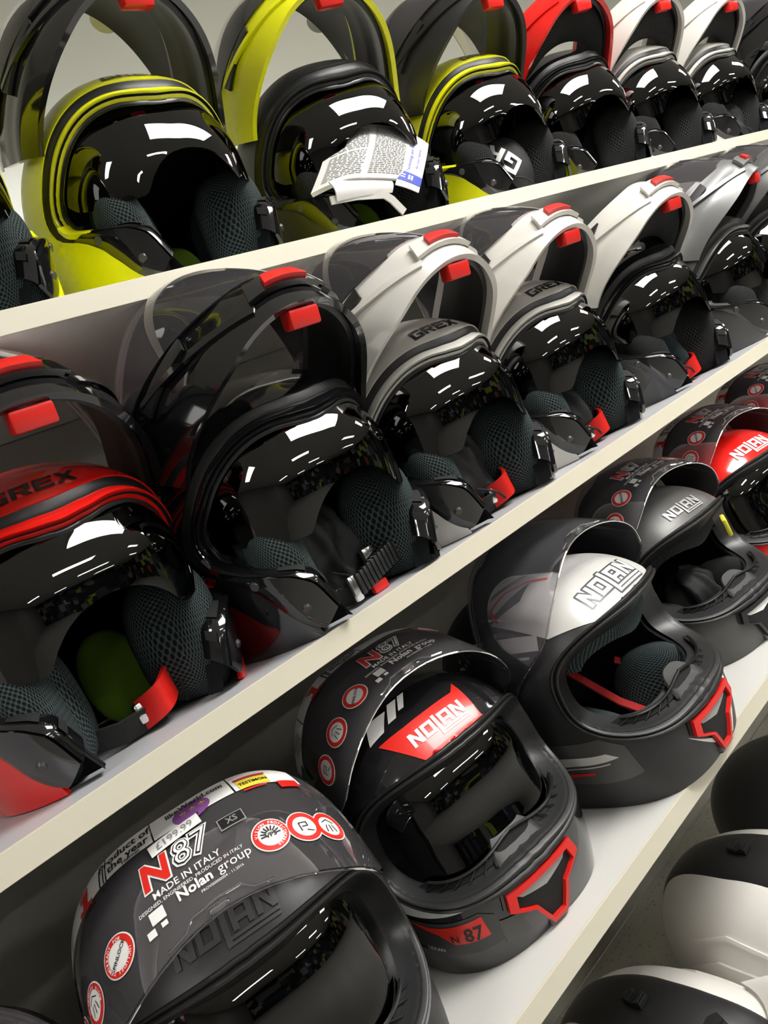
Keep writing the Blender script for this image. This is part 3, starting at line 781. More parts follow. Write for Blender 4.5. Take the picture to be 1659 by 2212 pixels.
def full_face(label, loc, rz, group, shell, chin=None, raise_=58, sun=None, stickers='marks', decor=None, mouth=None, accent=None, price=None, red_in=False, visor=True, padm=None, frame=True, tilt=0.0, da=0.0, scale=1.0):
    h = thing('full_face_helmet', label, 'helmet', loc, rz, group); h.rotation_euler = (tilt, 0, rz); h.scale = (scale,) * 3
    chin = chin or shell
    def shell_bm():
        return full_shell(NS, NP, 3.0, .006, z=.001, n=140, m=48)
    sh = cpart('n_shell', shell_bm, shell, 'shell', h)
    cpart('n_gasket', n_gasket_bm, M_RUBBER, 'port_gasket', h)
    cpart('n_tunnel', n_tunnel_bm, M_BLACKS, 'port_frame', h)
    cpart('n_liner', lambda: full_shell(NS, NP, -1.5, .004, off=-.030, z=.004, n=72, m=24), M_LINER, 'liner', h)
    for s in (-1, 1):
        cpart(('n_pad', s), lambda s=s: pad_shape(s * .079, -.062, .056, .026, .060, .048, rz=s * .34, bend=-s * .012), padm or M_MESH, 'cheek_pad', h)
    # neck roll and chin spoiler at the bottom edge
    def roll():
        def f(u, v):
            a = 360 * u; d = ddir(a, -44); P = NS.ae(a, -40, 0); k = math.hypot(P.x, P.y); dirn = Vector((P.x / k, P.y / k, 0))
            base = Vector((sin(rad(a)) * .098, -cos(rad(a)) * (.142 if cos(rad(a)) > 0 else .118), .0))
            t = 2 * pi * v
            return base + dirn * (.010 * cos(t)) + Vector((0, 0, .0135 + .012 * sin(t)))
        return grid(f, 72, 10, True)
    cpart('n_roll', roll, M_BLACKM, 'neck_roll', h)
    def spoiler():
        def f(u, v):
            a = -52 + 104 * u; w = (1 - abs(2 * u - 1) ** 4)
            P = NS.ae(a, -52 + 4 * v, .002 + .004 * v)
            P.z = .002 + .034 * v + .004 * (1 - w); return P
        return thick(grid(f, 40, 6), .006, NS.c)
    cpart('n_spoil', spoiler, M_BLACKG if shell is M_BLACKG else M_BLACKS, 'chin_spoiler', h)
    def tab():
        bm = bmesh.new(); box(bm, -.014, .014, -.160, -.140, .001, .016, .004); return bm
    cpart('n_tab', tab, M_BLACKG, 'chin_tab', h)
    # breath guard along the sill of the eye port: dark slot with ribs
    def sill(o, r0, r1):
        def f(u, v):
            a = -46 + 92 * u; tau = degrees(atan2(sin(rad(-15 + 4 * abs(2 * u - 1) ** 2)), sin(rad(a)) * cos(rad(-15))))
            return NS.tr(tau, NP(tau) - r0 - (r1 - r0) * v, o(u, v))
        return f
    cpart('n_grill', lambda: grid(sill(lambda u, v: -.013 - .002 * v, 2.6, 7.4), 60, 3), M_HOLE, 'breath_grille', h)
    def ribs():
        bm = bmesh.new(); f = sill(lambda u, v: -.0105 - .002 * v, 2.4, 7.6)
        for k in range(15):
            u = .06 + .88 * k / 14
            if abs(u - .5) < .15: continue
            tube(bm, [f(u, 0), f(u, .5), f(u, 1)], .0008, 6)
        tube(bm, [f(i / 40, 1) for i in range(41)], .0018, 6)
        return bm
    cpart('n_ribs', ribs, M_TRIM, 'grille_ribs', h)
    def flap():
        def f(u, v):
            a = -12 + 24 * u; w = 1 - (abs(2 * u - 1)) ** 3
            P = NS.ae(a, -17, -.007); return P + Vector((0, .022 * v * w, (.030 * v) * (.25 + .75 * w)))
        return thick(grid(f, 20, 8), .003, NS.c)
    cpart('n_flap', flap, M_DARKD, 'nose_flap', h, label='grey rubber nose deflector')
    if not sun:
        def brow():
            def f(u, v):
                tau = 20 + 140 * u; return NS.tr(tau, NP(tau) - 1.5 - 10 * v, -.026 - .006 * v)
            return thick(grid(f, 40, 8, uv=(.2, .03)), .004, NS.c)
        cpart('n_brow', brow, padm or M_MESH, 'brow_lining', h)
    if sun:
        def sv():
            return sun_visor_bm(NS, -.020, lambda a: 33.0, amax=56, nose=False, low=-19.0)
        cpart('n_sun', sv, sun, 'sun_visor', h)
    # chin vent
    if frame:
        cpart('n_mouthbed', lambda: decal(NS, [scale_poly(VENT_OUT, 1.10)], CH_AZ, CH_EL, .0018, seg=.008), M_BLACKG if shell is M_BLACKG else M_BLACKS, 'vent_plate', h)
        mv = cpart('n_mouthhole', lambda: decal(NS, [scale_poly(VENT_OUT, .9)], CH_AZ, CH_EL, .0024, seg=.008), M_HOLE, 'chin_vent', h)
        cpart('n_mouth', n_mouth, mouth or M_REDP, 'vent_frame', mv)
        cpart('n_accent', mouth_accent, accent or M_GREYD, 'vent_slide', mv)
    if decor: decor(h, sh)
    if red_in:
        bm = bmesh.new()
        ribbon(bm, [(.02, .06, .17), (.015, .02, .11), (.02, -.03, .06), (.035, -.06, .03)], Vector((1, .3, 0)), .016, .002)
        ribbon(bm, [(.06, -.02, .10), (.07, -.04, .08), (.062, -.06, .055)], Vector((.2, .8, .5)), .024, .002)
        obj('red_strap', bm, M_SKULLR, h)
        bm = bmesh.new(); tube(bm, [NS.ae(a, 22 - .004 * a * a * .2, -.034) for a in range(10, 62, 4)], .0014, 6); obj('red_piping', bm, M_SKULLR, h)
    if visor:
        M = flip(raise_, N_PIV)
        def vis():
            def f(u, v):
                a = -92 + 184 * u; e0, e1 = nv_lo(a), nv_hi(a); return NV.ae(a, e0 + (e1 - e0) * v, 0)
            return xf(thick(grid(f, 84, 20), .0022, NV.c), M)
        vz = cpart(('n_visor', raise_), vis, M_CLEARW if stickers == 'none' else M_CLEAR, 'clear_visor', h)
        def edge():
            bm = bmesh.new(); P = [NV.ae(a, nv_lo(a) - .6, -.001) for a in range(-88, 89, 4)]; tube(bm, P, .0009, 6); return xf(bm, M)
        cpart(('n_vedge', raise_), edge, M_CLEAR, 'visor_lip', vz)
        def tabv():
            b = round_box((0, 0, 0), .008, .0035, .003, NV.ae(0, nv_lo(0) + .5, .002), .4)
            P = [NV.ae(a, nv_lo(a) + (3 if abs(a) < 8 else .8), .0015) for a in (-15, -10, -7, 0, 7, 10, 15)]
            tube(b, P, .0010, 6)
            return xf(b, M)
        cpart(('n_vtab', raise_), tabv, M_CLEAR, 'visor_tab', vz)
        # pivot covers
        if stickers != 'none': sticker_set(vz, M, stickers, price, da)
    return h

# ================================================================== peaked touring helmet
def touring(label, loc, rz, group, shell, top, peak=None, knob=True, tilt=0.0, mark=None, facets=True):
    h = thing('touring_helmet', label, 'helmet', loc, rz, group); h.rotation_euler = (tilt, 0, rz)
    sh = cpart('n_shell', lambda: full_shell(NS, NP, 3.0, .006, z=.001, n=140, m=48), shell, 'shell', h)
    cpart('n_gasket', n_gasket_bm, M_RUBBER, 'port_gasket', h)
    cpart('n_liner', lambda: full_shell(NS, NP, -1.5, .004, off=-.030, z=.004, n=72, m=24), M_LINER, 'liner', h)
    if top is not None:
        def crown():
            def f(u, v):
                # a strap of dark plastic from the brow over the crown to the nape
                e = 34 + 148 * u; w = (26 - 4 * sm(34, 70, e)) * (1 - .45 * sm(95, 150, e))
                x = (2 * v - 1) * rad(w)
                d = Vector((sin(x), -cos(rad(e)) * cos(x), sin(rad(e)) * cos(x)))
                return NS.at(d.normalized(), .003 - .004 * abs(2 * v - 1) ** 6)
            return thick(grid(f, 60, 20), .004, NS.c)
        cr = cpart('t_crown', crown, top, 'crown_panel', h, label='dark crown panel')
        if knob:
            def kn():
                bm = bmesh.new()
                for k in range(9): box(bm, -.013 + k * .0024, -.0116 + k * .0024, -.009, .009, 0, .0085 + .002 * sin(k), .0005)
                box(bm, .009, .0165, -.0075, .0075, 0, .0095, .002)
                P = NS.at(Vector((0, .10, 1)).normalized(), .003)
                return xf(bm, Matrix.Translation(P) @ Matrix.Rotation(rad(90), 4, 'Z') @ Matrix.Rotation(rad(4), 4, 'Y'))
            cpart('t_knob', kn, M_BLACKS, 'vent_slider', cr)
            def duct():
                bm = bmesh.new()
                decal(NS, [[(-.020, -.010), (.020, -.010), (.026, .006), (.014, .012), (-.014, .012), (-.026, .006)]], 0, 57, .006, bm=bm)
                return thick(bm, .006, NS.c)
            cpart('t_duct', duct, M_BLACKG, 'air_intake', cr)
    if facets:
        for s in (-1, 1):
            def facet(s=s):
                bm = bmesh.new()
                P = [(-.058, .030), (.020, .040), (.075, .018), (.060, -.045), (-.030, -.060), (-.072, -.020)]
                decal(NS, [[(s * x, y) for x, y in P]], s * 96, 6, .0045, bm=bm)
                return thick(bm, .005, NS.c)
            cpart(('t_facet', s), facet, shell, 'side_panel', h)
            def fold(s=s):
                bm = bmesh.new(); decal(NS, stroke([(s * -.060, .046), (s * .0, .060), (s * .06, .040)], .006), s * 96, 14, .0040, bm=bm); return thick(bm, .004, NS.c)
            cpart(('t_fold', s), fold, shell, 'side_crease', h)
    if peak:
        def pk():
            def f(u, v):
                a = -62 + 124 * u; w = 1 - abs(2 * u - 1) ** 2.5
                P = NS.ae(a, 38, .006); out = Vector((sin(rad(a)) * .35, -1.0, .30)).normalized()
                return P + out * (.105 * v * (.35 + .65 * w)) + Vector((0, 0, .012 * sin(pi * v) * w))
            return thick(grid(f, 48, 14), .003, Vector((0, 0, .0)))
        p = cpart('t_peak', pk, peak, 'peak', h)
        if mark:
            def emb():
                bm = bmesh.new()
                polys, w = nolan(.014)
                for q in polys:
                    vs = []
                    for x, y in q:
                        a = x / .15 * 57.3; u = (a + 62) / 124; v = .55 - y / .09; ww = 1 - abs(2 * u - 1) ** 2.5
                        P = NS.ae(a, 38, .006); out = Vector((sin(rad(a)) * .35, -1.0, .30)).normalized()
                        vs.append(bm.verts.new(P + out * (.105 * v * (.35 + .65 * ww)) + Vector((0, 0, .012 * sin(pi * v) * ww + .0022))))
                    try: bm.faces.new(vs)
                    except ValueError: pass
                return thick(bm, .0012, Vector((0, 0, 0)))
            cpart('t_emb', emb, peak, 'embossed_mark', p, smooth=False)
    return h

# ================================================================== the room and the shelving
X0, X1 = -1.2, 4.6
def plane_box(name, x0, x1, y0, y1, z0, z1, m, bev=0.0):
    bm = bmesh.new(); box(bm, x0, x1, y0, y1, z0, z1, bev); return obj(name, bm, m, smooth=False)
M_FLOOR = mat('grey_floor', (.45, .44, .41), .35, noise=.15, nscale=4)
M_WALL = mat('dark_wall', (.30, .29, .27), .8, noise=.05, nscale=3)
def goods_mat():
    m, N, L, P = newmat('stocked_shop_wall')
    tc = N.new('ShaderNodeTexCoord'); mp = N.new('ShaderNodeMapping'); mp.inputs['Scale'].default_value = (1.8, 1.8, 1.6); L.new(tc.outputs['Object'], mp.inputs[0])
    v = N.new('ShaderNodeTexVoronoi'); v.distance = 'CHEBYCHEV'; v.inputs['Scale'].default_value = 1.0; v.inputs['Randomness'].default_value = .8; L.new(mp.outputs[0], v.inputs['Vector'])
    sp = N.new('ShaderNodeSeparateColor'); L.new(v.outputs['Color'], sp.inputs[0])
    cr = N.new('ShaderNodeValToRGB'); cr.color_ramp.interpolation = 'CONSTANT'
    E = cr.color_ramp.elements; E[0].position = 0; E[0].color = (.02, .02, .02, 1); E[1].position = .45; E[1].color = (.10, .10, .10, 1)
    for pos, c in ((.62, (.30, .29, .27, 1)), (.72, (.05, .07, .12, 1)), (.80, (.45, .60, .06, 1)), (.85, (.03, .03, .03, 1)), (.93, (.55, .53, .50, 1)), (.97, (.50, .08, .04, 1))):
        e = E.new(pos); e.color = c
    L.new(sp.outputs[0], cr.inputs[0]); L.new(cr.outputs[0], P.inputs['Base Color']); P.inputs['Roughness'].default_value = .7
    return m
M_GOODS = goods_mat()
M_CEIL = mat('ceiling_paint', (.58, .58, .56), .9, noise=.03, nscale=3)
structure(plane_box('floor', -3.5, 7.5, -9.0, DEPTH + .08, -.05, 0, M_FLOOR))
structure(plane_box('ceiling', -3.5, 7.5, -9.0, DEPTH + .08, CEIL, CEIL + .05, M_CEIL))
structure(plane_box('wall_back', -3.5, 7.5, DEPTH + .02, DEPTH + .08, 0, CEIL, M_WALL))
structure(plane_box('wall_front', -3.5, 7.5, -9.0, -8.9, 0, CEIL, M_GOODS))
structure(plane_box('wall_left', -3.6, -3.5, -9.0, DEPTH + .08, 0, CEIL, M_WALL))
structure(plane_box('wall_right', 7.5, 7.6, -9.0, DEPTH + .08, 0, CEIL, M_GOODS))

M_LAMP = mat('lamp_diffuser', (1.0, .985, .95), .5, emit=PANEL_E)
for i, (x, y, sx, sy) in enumerate(PANELS):
    t = thing('ceiling_light', 'rectangular white ceiling light panel set in the ceiling', 'ceiling light', (x, y, CEIL), group='ceiling light panels')
    b = bmesh.new(); box(b, -sx / 2, sx / 2, -sy / 2, sy / 2, -.012, -.004); obj('diffuser', b, M_LAMP, t, smooth=False)
    b = bmesh.new()
    for q in ((-sx / 2 - .02, -sx / 2, -sy / 2 - .02, sy / 2 + .02), (sx / 2, sx / 2 + .02, -sy / 2 - .02, sy / 2 + .02), (-sx / 2, sx / 2, -sy / 2 - .02, -sy / 2), (-sx / 2, sx / 2, sy / 2, sy / 2 + .02)):
        box(b, *q, -.02, 0)
    obj('light_frame', b, M_WHITEM, t, smooth=False)

def shelf(z, label, deckm, fy):
    t = thing('shelf_board', label, 'shelf', ((X0 + X1) / 2, fy, z - TH))
    cx = (X0 + X1) / 2
    b = bmesh.new(); box(b, X0 - cx, X1 - cx, .0015, DEPTH - .006 - fy, .0, TH); obj('deck', b, deckm, t, smooth=False)
    b = bmesh.new(); box(b, X0 - cx, X1 - cx, -.0015, .0015, -.0005, TH + .0003, .0004); obj('front_edging', b, M_CREAM, t, smooth=False, label='cream front edging')
    return t
shelf(Z_A, 'highest pale shelf board, seen from below, under the row with fluorescent yellow helmets', M_UNDER, F_A)
shelf(Z_B, 'middle pale shelf board with cream edge under the flip-up helmets', M_DECKG, F_B)
shelf(Z_C, 'lower white shelf board carrying the full-face helmets with raised clear visors', M_DECKW, F_C)
shelf(Z_D, 'lowest shelf board under the white touring helmets', M_PANEL, F_D)
M_PANELS = mat('smooth_grey_panel', (.36, .355, .30), .25, noise=.05, nscale=3)
for nm, z0, z1, m, lb in (('back_panel', Z_A, CEIL - .02, M_PANELS, 'smooth grey back panel behind the helmets of the highest shelf'),
                          ('back_panel', Z_B, Z_A - TH, M_PANELS, 'smooth grey back panel behind the flip-up helmets of the middle shelf'),
                          ('back_panel', Z_C, Z_B - TH, M_PANEL, 'dull grey grained back panel behind the full-face helmets'),
                          ('back_panel', Z_D, Z_C - TH, M_PANEL, 'grained grey back panel below the white shelf, behind the touring helmets')):
    b = bmesh.new(); yb = DEPTH; box(b, X0, X1, yb - .004, yb + .015, z0 + .0005, z1 - .0005); tag(obj(nm, b, m, smooth=False), lb, 'back panel')

# ================================================================== top row
GA = 'flip-up helmets on the highest shelf'; GB = 'flip-up helmets on the middle shelf'; GCg = 'full-face helmets on the lower shelf'
YAW = rad(-15); YAWC = rad(-10); yA = .13
st = [('y', 20, 14, .016), ('b', -62, 10, .012), ('w', -52, 4, .012)]
flip_helmet('yellow flip-up helmet at the highest shelf end, mostly cut off by the picture edge', (.232, .125, Z_A), rad(0), M_YELLOW, M_YELLOW, GA, strap=None)
flip_helmet('yellow flip-up helmet with raised glossy black chin bar and empty dark interior', (.525, .130, Z_A), rad(0), M_YELLOW, M_BLACKG, GA, logo=M_BLACKD, stickers=st, strap=None)
flip_helmet('black flip-up helmet with raised yellow chin bar, booklets stuffed inside', (.838, .122, Z_A), rad(-13), M_BLACKM, M_YELLOWM, GA, meshm=M_MESHB, stickers=[('b', 30, 14, .014), ('w', 5, 28, .010)], strap=None)
flip_helmet('yellow flip-up helmet with raised black chin bar and a lettered black bag inside', (1.162, .125, Z_A), rad(-6), M_YELLOW, M_BLACKS, GA, logo=M_BLACKD, meshm=M_MESHB, stickers=[('w', 20, 18, .014), ('y', -66, 6, .010), ('b', -56, 9, .010)], strap=None)
flip_helmet('black flip-up helmet with raised glossy red chin bar', (1.45, .125, Z_A), rad(-14), M_BLACKG, M_RED, GA, curtain=True, meshm=M_MESHB, visor=False, lime=M_SKULLR, strap=None)
flip_helmet('white flip-up helmet beside the red one on the highest shelf', (1.74, .125, Z_A), rad(-10), M_WHITE, M_WHITE, GA, curtain=True, meshm=M_MESHB, visor=False, lime=M_SKULLR, strap=None)
flip_helmet('second white flip-up helmet on the highest shelf with a small bag inside', (2.055, .125, Z_A), rad(-6), M_WHITE, M_WHITE, GA, curtain=True, meshm=M_MESHB, visor=False, lime=False, strap=None)
flip_helmet('black flip-up helmet at the far end of the highest shelf, beyond the white ones', (2.47, .125, Z_A), rad(-8), M_BLACKG, M_BLACKG, GA, lime=False, strap=None)
# ================================================================== middle row
yB = .13
flip_helmet('glossy red flip-up helmet with black chin bar and red vent button', (.195, .070, Z_B), rad(2), M_RED, M_BLACKG, GB, logo=M_BLACKD, stickers=[('o', 22, 18, .018), ('w', 40, 10, .012)])
flip_helmet('all-black glossy flip-up helmet with a black bag inside', (.443, .032, Z_B), rad(2), M_BLACKG, M_BLACKG, GB, strap='ratchet', lime=False, stickers=[('b', -58, 8, .011), ('y', -68, 4, .012)])
flip_helmet('white flip-up helmet with black lettering on its brow beside the all-black one', (.684, .042, Z_B), rad(0), M_WHITE, M_WHITE, GB, logo=M_BLACKD, stickers=[('b', -76, 12, .016), ('y', 5, 20, .014), ('w', 0, 27, .012)])
flip_helmet('white flip-up helmet with smaller lettered brow, second white one along the middle shelf', (.942, .057, Z_B), rad(-1), M_WHITE, M_WHITE, GB, logo=M_BLACKD, stickers=[('r', -8, 20, .014)])
flip_helmet('black flip-up helmet with raised white chin bar and mesh curtain', (1.26, .060, Z_B), rad(-5), M_BLACKG, M_WHITE, GB, curtain=True, meshm=M_MESHB, visor=False, vent='hex', lime=False)
flip_helmet('flip-up helmet with raised satin gunmetal chin bar', (1.55, .060, Z_B), rad(12), M_GREYM, M_GREYL, GB, meshm=M_MESHB, lime=False, stickers=[('b', -70, 14, .014)])
flip_helmet('dark grey flip-up helmet farthest along the middle shelf', (1.83, .060, Z_B), rad(-10), M_BLACKM, M_GREYM, GB, meshm=M_MESHB, lime=False)
# ================================================================== lower row
def logo_decor(colm, size=.017, az=-2, el=41, extra=None):
    def f(h, sh):
        polys, w = nolan(size)
        if extra: extra(h, sh)
        obj('brow_mark', decal(NS, polys, az, el, .0014, shear=.10), colm, sh, smooth=False)
    return f
def c2_extra(h, sh):
    obj('brow_patch', decal(NS, [[(-.066, .020), (-.036, -.031), (.047, -.031), (.047, -.018), (.054, .030), (.040, .018), (-.030, .017)]], -1, 42, .0008, keep=NP), M_REDD, sh, smooth=False)
    obj('crown_stripes', decal(NS, [[(-.075, .030), (-.050, .030), (-.030, .055), (-.060, .060)], [(-.040, .034), (-.028, .034), (-.008, .062), (-.022, .062)], [(-.020, .040), (-.012, .040), (.006, .064), (-.004, .064)]], 0, 42, .0008), M_WHITED, sh, smooth=False)
    obj('side_stripe', decal(NS, [[(-.05, .000), (.042, .000), (.050, .010), (-.05, .014)]], -41, -18.5, .0008, rot=-8, keep=NP), M_WHITED, sh, smooth=False)
    obj('chin_side_panel', decal(NS, [[(-.055, .013), (.030, .017), (.048, .008), (.058, -.022), (-.05, -.024)]], -37, -25.5, .0008, rot=-9, keep=NP), M_DARKD, sh, smooth=False)
    obj('model_patch', decal(NS, [[(-.046, .009), (-.020, .007), (.036, .010), (.041, -.012), (.0, -.012), (-.014, -.001)]], -38, -24.5, .0013, rot=-9, keep=NP), M_REDD, sh, smooth=False)
    obj('model_number', decal(NS, shift(text_polys('N', .011, .02), -.012, -.003) + shift(text_polys('87', .020, .02), .008, 0), -33.5, -25.6, .0018, rot=-9), M_BLACKD, sh, smooth=False)
    obj('side_lettering', decal(NS, text_polys('LEXAN', .0065, .01), -47, -30, .0018, rot=-9), M_WHITED, sh, smooth=False)
    obj('grey_panel', decal(NS, [[(-.012, .012), (.010, .010), (.020, -.014), (-.010, -.014)]], -18, -30, .0012, rot=-9), M_GREYM, sh, smooth=False)
def c3_extra(h, sh):
    obj('brow_panel', decal(NS, [[(-.15, .125), (-.131, -.011), (-.07, -.05), (0, -.06), (.07, -.05), (.131, -.011), (.10, .05), (.03, .078), (-.03, .066), (-.08, .062)]], -1, 50, .0008, keep=NP), M_SILVER, sh, smooth=False)
    obj('crown_bands', decal(NS, [[(-.075, -.012), (.02, -.006), (.02, .014), (-.075, .020)], [(-.075, .030), (.02, .024), (.02, .040), (-.075, .052)]], -40, 72, .0008), M_SILVER, sh, smooth=False)
    obj('silver_band', decal(NS, [[(-.085, -.004), (.055, -.012), (.055, .006), (-.085, .016)], [(-.085, -.014), (.04, -.020), (.04, -.017), (-.085, -.010)]], -84, 38, .0008, keep=NP), M_SILVER, sh, smooth=False)
    obj('red_line', decal(NS, stroke([(-.040, -.030), (-.046, -.006), (-.022, .012), (.01, .012), (.036, .004)], .0045), -62, 66, .0012), M_REDD, sh, smooth=False)
    obj('chin_panel', decal(NS, [[(-.10, .020), (.03, .026), (.060, .010), (.070, -.030), (-.10, -.030)]], -62, -24, .0006, keep=NP), M_GREYM, sh, smooth=False)
    obj('chin_stripe', decal(NS, [[(-.10, .004), (.03, .008), (.045, .000), (-.10, -.010)], [(-.10, -.0125), (.03, -.004), (.03, -.0055), (-.10, -.0145)]], -62, -24, .0010, keep=NP), M_SILVER, sh, smooth=False)
    obj('red_stripe', decal(NS, [[(-.085, -.018), (.02, -.010), (.02, -.007), (-.085, -.012)]], -68, -27, .0012), M_REDD, sh, smooth=False)
    obj('vent_flash', decal(NS, [[(-.060, .004), (-.020, -.018), (.0, -.042), (.030, -.043), (.060, .014), (.054, .020), (.026, -.038), (-.004, -.036)]], CH_AZ, CH_EL, .0014), M_WHITED, sh, smooth=False)
    obj('chequer_mark', decal(NS, [quad(.004 + .007 * i + .0015 * j, -.041 + .005 * j, .010 + .007 * i + .0015 * j, -.037 + .005 * j) for i in range(3) for j in range(2) if (i + j) % 2 == 0], CH_AZ, CH_EL, .0018), M_BLACKD, sh, smooth=False)
def outlined(h, sh):
    c3_extra(h, sh)
    polys, w = nolan(.024)
    obj('brow_mark_outline', decal(NS, [q for p in polys for q in stroke(p + [p[0]], .005)] + polys, -1, 42, .0011, shear=.10), M_DARKD, sh, smooth=False)
def c5_extra(h, sh): pass
def c4_extra(h, sh):
    bm = bmesh.new(); box(bm, -.013, .013, -.004, .004, -.016, .016, .003)
    P = NS.ae(46, 10, -.016); obj('foam_tag', xf(bm, Matrix.Translation(P) @ Matrix.Rotation(rad(40), 4, 'Z') @ Matrix.Rotation(rad(-12), 4, 'Y')), M_YELTAG, h, label='yellow foam tag')
    obj('chin_side_panel', decal(NS, [[(-.05, -.018), (.035, -.024), (.04, .014), (-.05, .016)]], -52, -32, .0010), M_DARKD, sh, smooth=False)
full_face('full-face helmet in the bottom corner with a white price sticker on its visor', (-.085, .05, Z_C), rad(-12), GCg, M_BLACKM, stickers='marks', price=(26, 8, -4, '£199.99', .008, .018, .007), raise_=52)
full_face('matt black full-face helmet with paper strip, handwritten price and many stickers on its visor', (.190, .035, Z_C), rad(-16), GCg, M_BLACKM, sun=M_SMOKE, stickers='full', raise_=54, scale=1.02, price=(-2, 12.5, 5, '£199.99', .010, .022, .006), decor=logo_decor(M_DARKD, .020))
full_face('glossy black full-face helmet with red brow patch and red chin vent frame', (.460, .072, Z_C), rad(-8), GCg, M_BLACKG, sun=M_SMOKE, stickers='strip', raise_=70, da=7, decor=logo_decor(M_WHITED, .0165, -1, 41, c2_extra))
full_face('black and silver full-face helmet with large outlined lettering and unstickered visor', (.728, .032, Z_C), rad(3), GCg, M_BLACKM, scale=1.05, stickers='none', raise_=72, red_in=True, decor=logo_decor(M_WHITED, .024, -1, 42, outlined))
full_face('plain gunmetal full-face helmet with a yellow foam tag inside', (1.045, .080, Z_C), rad(-8), GCg, M_GREYM, stickers='marks', raise_=69, mouth=M_BLACKS, accent=M_WHITED, padm=M_MESHB, decor=logo_decor(M_GREYD, .017, -2, 41, c4_extra))
full_face('glossy red full-face helmet with white lettering', (1.33, .085, Z_C), rad(-12), GCg, M_RED, sun=M_SMOKE, stickers='strip', raise_=69, decor=logo_decor(M_WHITED, .020, -2, 41))
full_face('dark red full-face helmet farthest along the lower shelf', (1.63, .10, Z_C), rad(-12), GCg, M_RED, sun=M_SMOKE, stickers='strip', raise_=69, decor=logo_decor(M_WHITED, .020, -2, 41))
# ================================================================== lowest row
touring('matt white touring helmet with black crown panel and vent slider', (.836, -.012, Z_D), 0, 'touring helmets on the lowest shelf', M_WHITEM, M_BLACKS)
touring('white touring helmet with a long white peak at the bottom edge', (.553, .002, Z_D), 0, 'touring helmets on the lowest shelf', M_WHITEM, M_BLACKS, peak=M_WHITEM, mark=True)
touring('plain dark grey touring helmet beside the white ones', (1.10, .03, Z_D), 0, 'touring helmets on the lowest shelf', M_BLACKM, None, facets=False)

# ================================================================== things lying in and on the helmets
def sheet(c, bulge, roll=0.0):
    """curved sheet through four corners: c = TL, TR, BR, BL"""
    TL, TR, BR, BL = map(Vector, c)
    def f(u, v, off=0.0):
        p = (TL * (1 - u) + TR * u) * (1 - v) + (BL * (1 - u) + BR * u) * v
        p.y -= bulge * sin(pi * u) * .6 + bulge * sin(pi * v * .9) + off
        p.y += roll * max(0, .35 - u) ** 2 * 8
        return p
    return f
def on_sheet(f, polys, off, seg=.05):
    bm = bmesh.new()
    for q in polys:
        try: bm.faces.new([bm.verts.new((x, y, 0)) for x, y in q])
        except ValueError: pass
    bmesh.ops.triangulate(bm, faces=bm.faces)
    for _ in range(4):
        lng = [e for e in bm.edges if e.calc_length() > seg]
        if not lng: break
        bmesh.ops.subdivide_edges(bm, edges=lng, cuts=1); bmesh.ops.triangulate(bm, faces=[g for g in bm.faces if len(g.verts) > 3])
    for v in bm.verts: v.co = f(v.co.x, 1 - v.co.y, off)
    return bm
def local(o, bm):
    bmesh.ops.translate(bm, verts=bm.verts, vec=-Vector(o.location)); return bm
bk = thing('booklet', 'printed white instruction booklet tucked into the black helmet with yellow chin bar', 'booklet', (.79, .0, 1.78))
f = sheet([(.788, .022, 1.874), (.899, .012, 1.848), (.818, -.006, 1.770), (.690, .002, 1.792)], .010, .03)
pg = obj('pages', local(bk, thick(grid(f, 24, 16), .006, Vector((.8, .2, 1.8)))), M_PAPER, bk)
rows = []
for col in range(2):
    x0, x1 = (.05, .40) if col == 0 else (.48, .94)
    for k in range(30):
        y = .95 - k * .030
        if random.random() < .10: continue
        x = x0
        while x < x1 - .02:
            w = random.uniform(.02, .07); rows.append(quad(x, y - .013, min(x + w, x1), y)); x += w + .012
obj('printed_text', local(bk, on_sheet(f, rows, .0006)), M_INK, pg, smooth=False)
f2 = sheet([(.700, .000, 1.790), (.800, -.004, 1.776), (.790, -.004, 1.757), (.700, .004, 1.764)], .006)
obj('lower_leaf', local(bk, thick(grid(f2, 16, 6), .002, Vector((.8, .2, 1.8)))), M_PAPER, bk)
lf = thing('leaflet', 'small white leaflet with blue band and blue lettering beside the booklet', 'leaflet', (.85, .0, 1.79))
f = sheet([(.886, .004, 1.842), (.908, -.002, 1.816), (.827, -.014, 1.746), (.797, -.010, 1.765)], .002)
cd = obj('card', local(lf, thick(grid(f, 6, 10), .0012, Vector((.8, .2, 1.8)))), M_PAPER, lf)
obj('blue_band', local(lf, on_sheet(f, [quad(0, .10, 1, .26)], .0006)), M_BLUEP, cd, smooth=False)
tp = []
for line, x in (('Technology and Innovation', .34), ('for your helmet', .66)):
    for poly in text_polys(line, .082, .012): tp.append([(x - b * 2.2, .64 + a * .82 * (1 if line[0] == 'T' else .9) - (0 if line[0] == 'T' else .06)) for a, b in poly])
obj('blue_lettering', local(lf, on_sheet(f, tp, .0006)), M_BLUEP, cd, smooth=False)
obj('band_marks', local(lf, on_sheet(f, [quad(.10, .15, .28, .17), quad(.10, .19, .28, .21), quad(.40, .14, .48, .22), quad(.52, .14, .60, .22)], .0010)), M_PAPER, cd, smooth=False)
cl = thing('plastic_clip', 'bent white plastic strip hanging below the booklet', 'clip', (.74, .0, 1.76))
b = bmesh.new(); ribbon(b, [(.694, .006, 1.768), (.730, -.002, 1.764), (.773, -.006, 1.757), (.783, -.006, 1.748), (.796, -.004, 1.729)], Vector((.3, -.3, .9)), .010, .003)
obj('strip', local(cl, b), M_WHITE, cl)
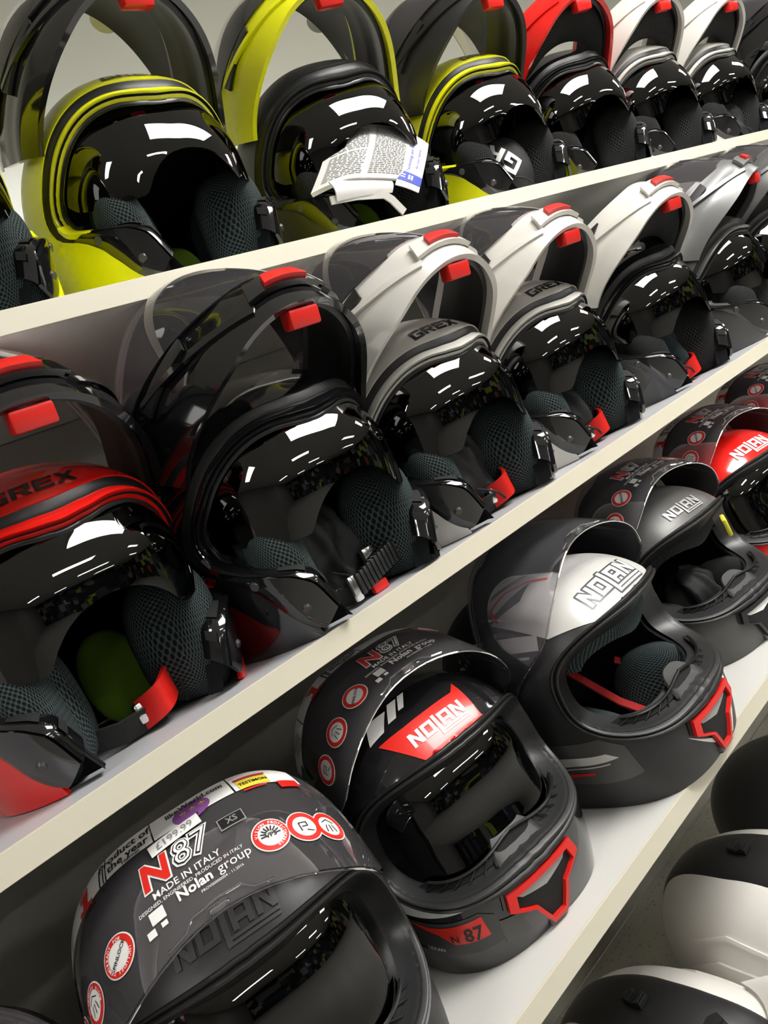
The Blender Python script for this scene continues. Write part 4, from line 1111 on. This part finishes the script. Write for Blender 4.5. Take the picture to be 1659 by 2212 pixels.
# bags stuffed into the face openings
def bag(label, loc, seed, rz=0.0, w=.046, hgt=.055, d=.05, mark=False, m=None):
    t = thing('helmet_bag', label, 'bag', loc, rz, 'storage bags stuffed in the helmets')
    if not mark: body = obj('bag_body', bag_bm(seed, w, hgt, d), m or M_NYLON, t)
    else:
        S = Surf((0, 0, 0), w, d, d, hgt, hgt, 2.3)
        bm = grid(lambda u, v: S.ae(360 * u, -90 + 180 * v, .0025 * sin(7 * u * 6.283 + 5 * v) * sin(pi * v)), 48, 28, True)
        bmesh.ops.remove_doubles(bm, verts=bm.verts, dist=1e-5)
        body = obj('bag_body', outward(bm, Vector((0, 0, 0))), m or M_NYLON, t)
        polys, ww = word('GREX', .030)
        obj('bag_lettering', decal(S, [[(x + .030, y) for x, y in p_] for p_ in polys], -20, 12, .0042, rot=128), M_WHITED, body, smooth=False)
    b = bmesh.new(); tube(b, [(-.012, -d * .95, -hgt * .4), (.0, -d * 1.06, -hgt * .55), (.012, -d * 1.05, -hgt * .7), (.022, -d * .95, -hgt * .92)], .0016, 6); obj('drawstring', b, M_STRAP, t)
    return t
bag('black drawstring bag with big white letters inside the yellow helmet with black chin bar', (1.156, .085, Z_A + .062), 3, rad(-20), mark=True, w=.050, hgt=.058)
bag('small black bag inside the second white helmet on the highest shelf', (2.066, .085, Z_A + .058), 4, rad(-10))
bag('crumpled black bag stuffed in the all-black flip-up helmet', (.442, .014, Z_B + .066), 11, rad(-8), w=.046, hgt=.062, d=.042)
bag('black bag inside the lettered white helmet next to the all-black one', (.682, .018, Z_B + .060), 12, rad(-10))
bag('black bag inside the second lettered white helmet', (.940, .034, Z_B + .058), 13, rad(-10))
bag('dark bag inside the black helmet with white chin bar', (1.257, .036, Z_B + .060), 14, rad(-14), m=M_CLOTH)
bag('dark bag inside the plain gunmetal full-face helmet', (1.042, .03, Z_C + .075), 15, rad(-8), w=.045, hgt=.05)
tie = thing('cable_tie', 'black cable tie end hanging in front of a white chin bar on the highest shelf', 'cable tie', (1.79, .0, 2.05))
b = bmesh.new(); ribbon(b, [(1.822, .01, 2.11), (1.813, .0, 2.085), (1.800, -.012, 2.050), (1.784, -.016, 2.016)], Vector((1, 0, .3)), .007, .0022); box(b, 1.806, 1.820, -.006, .004, 2.078, 2.090, .002)
obj('strap', local(tie, b), M_TRIM, tie)
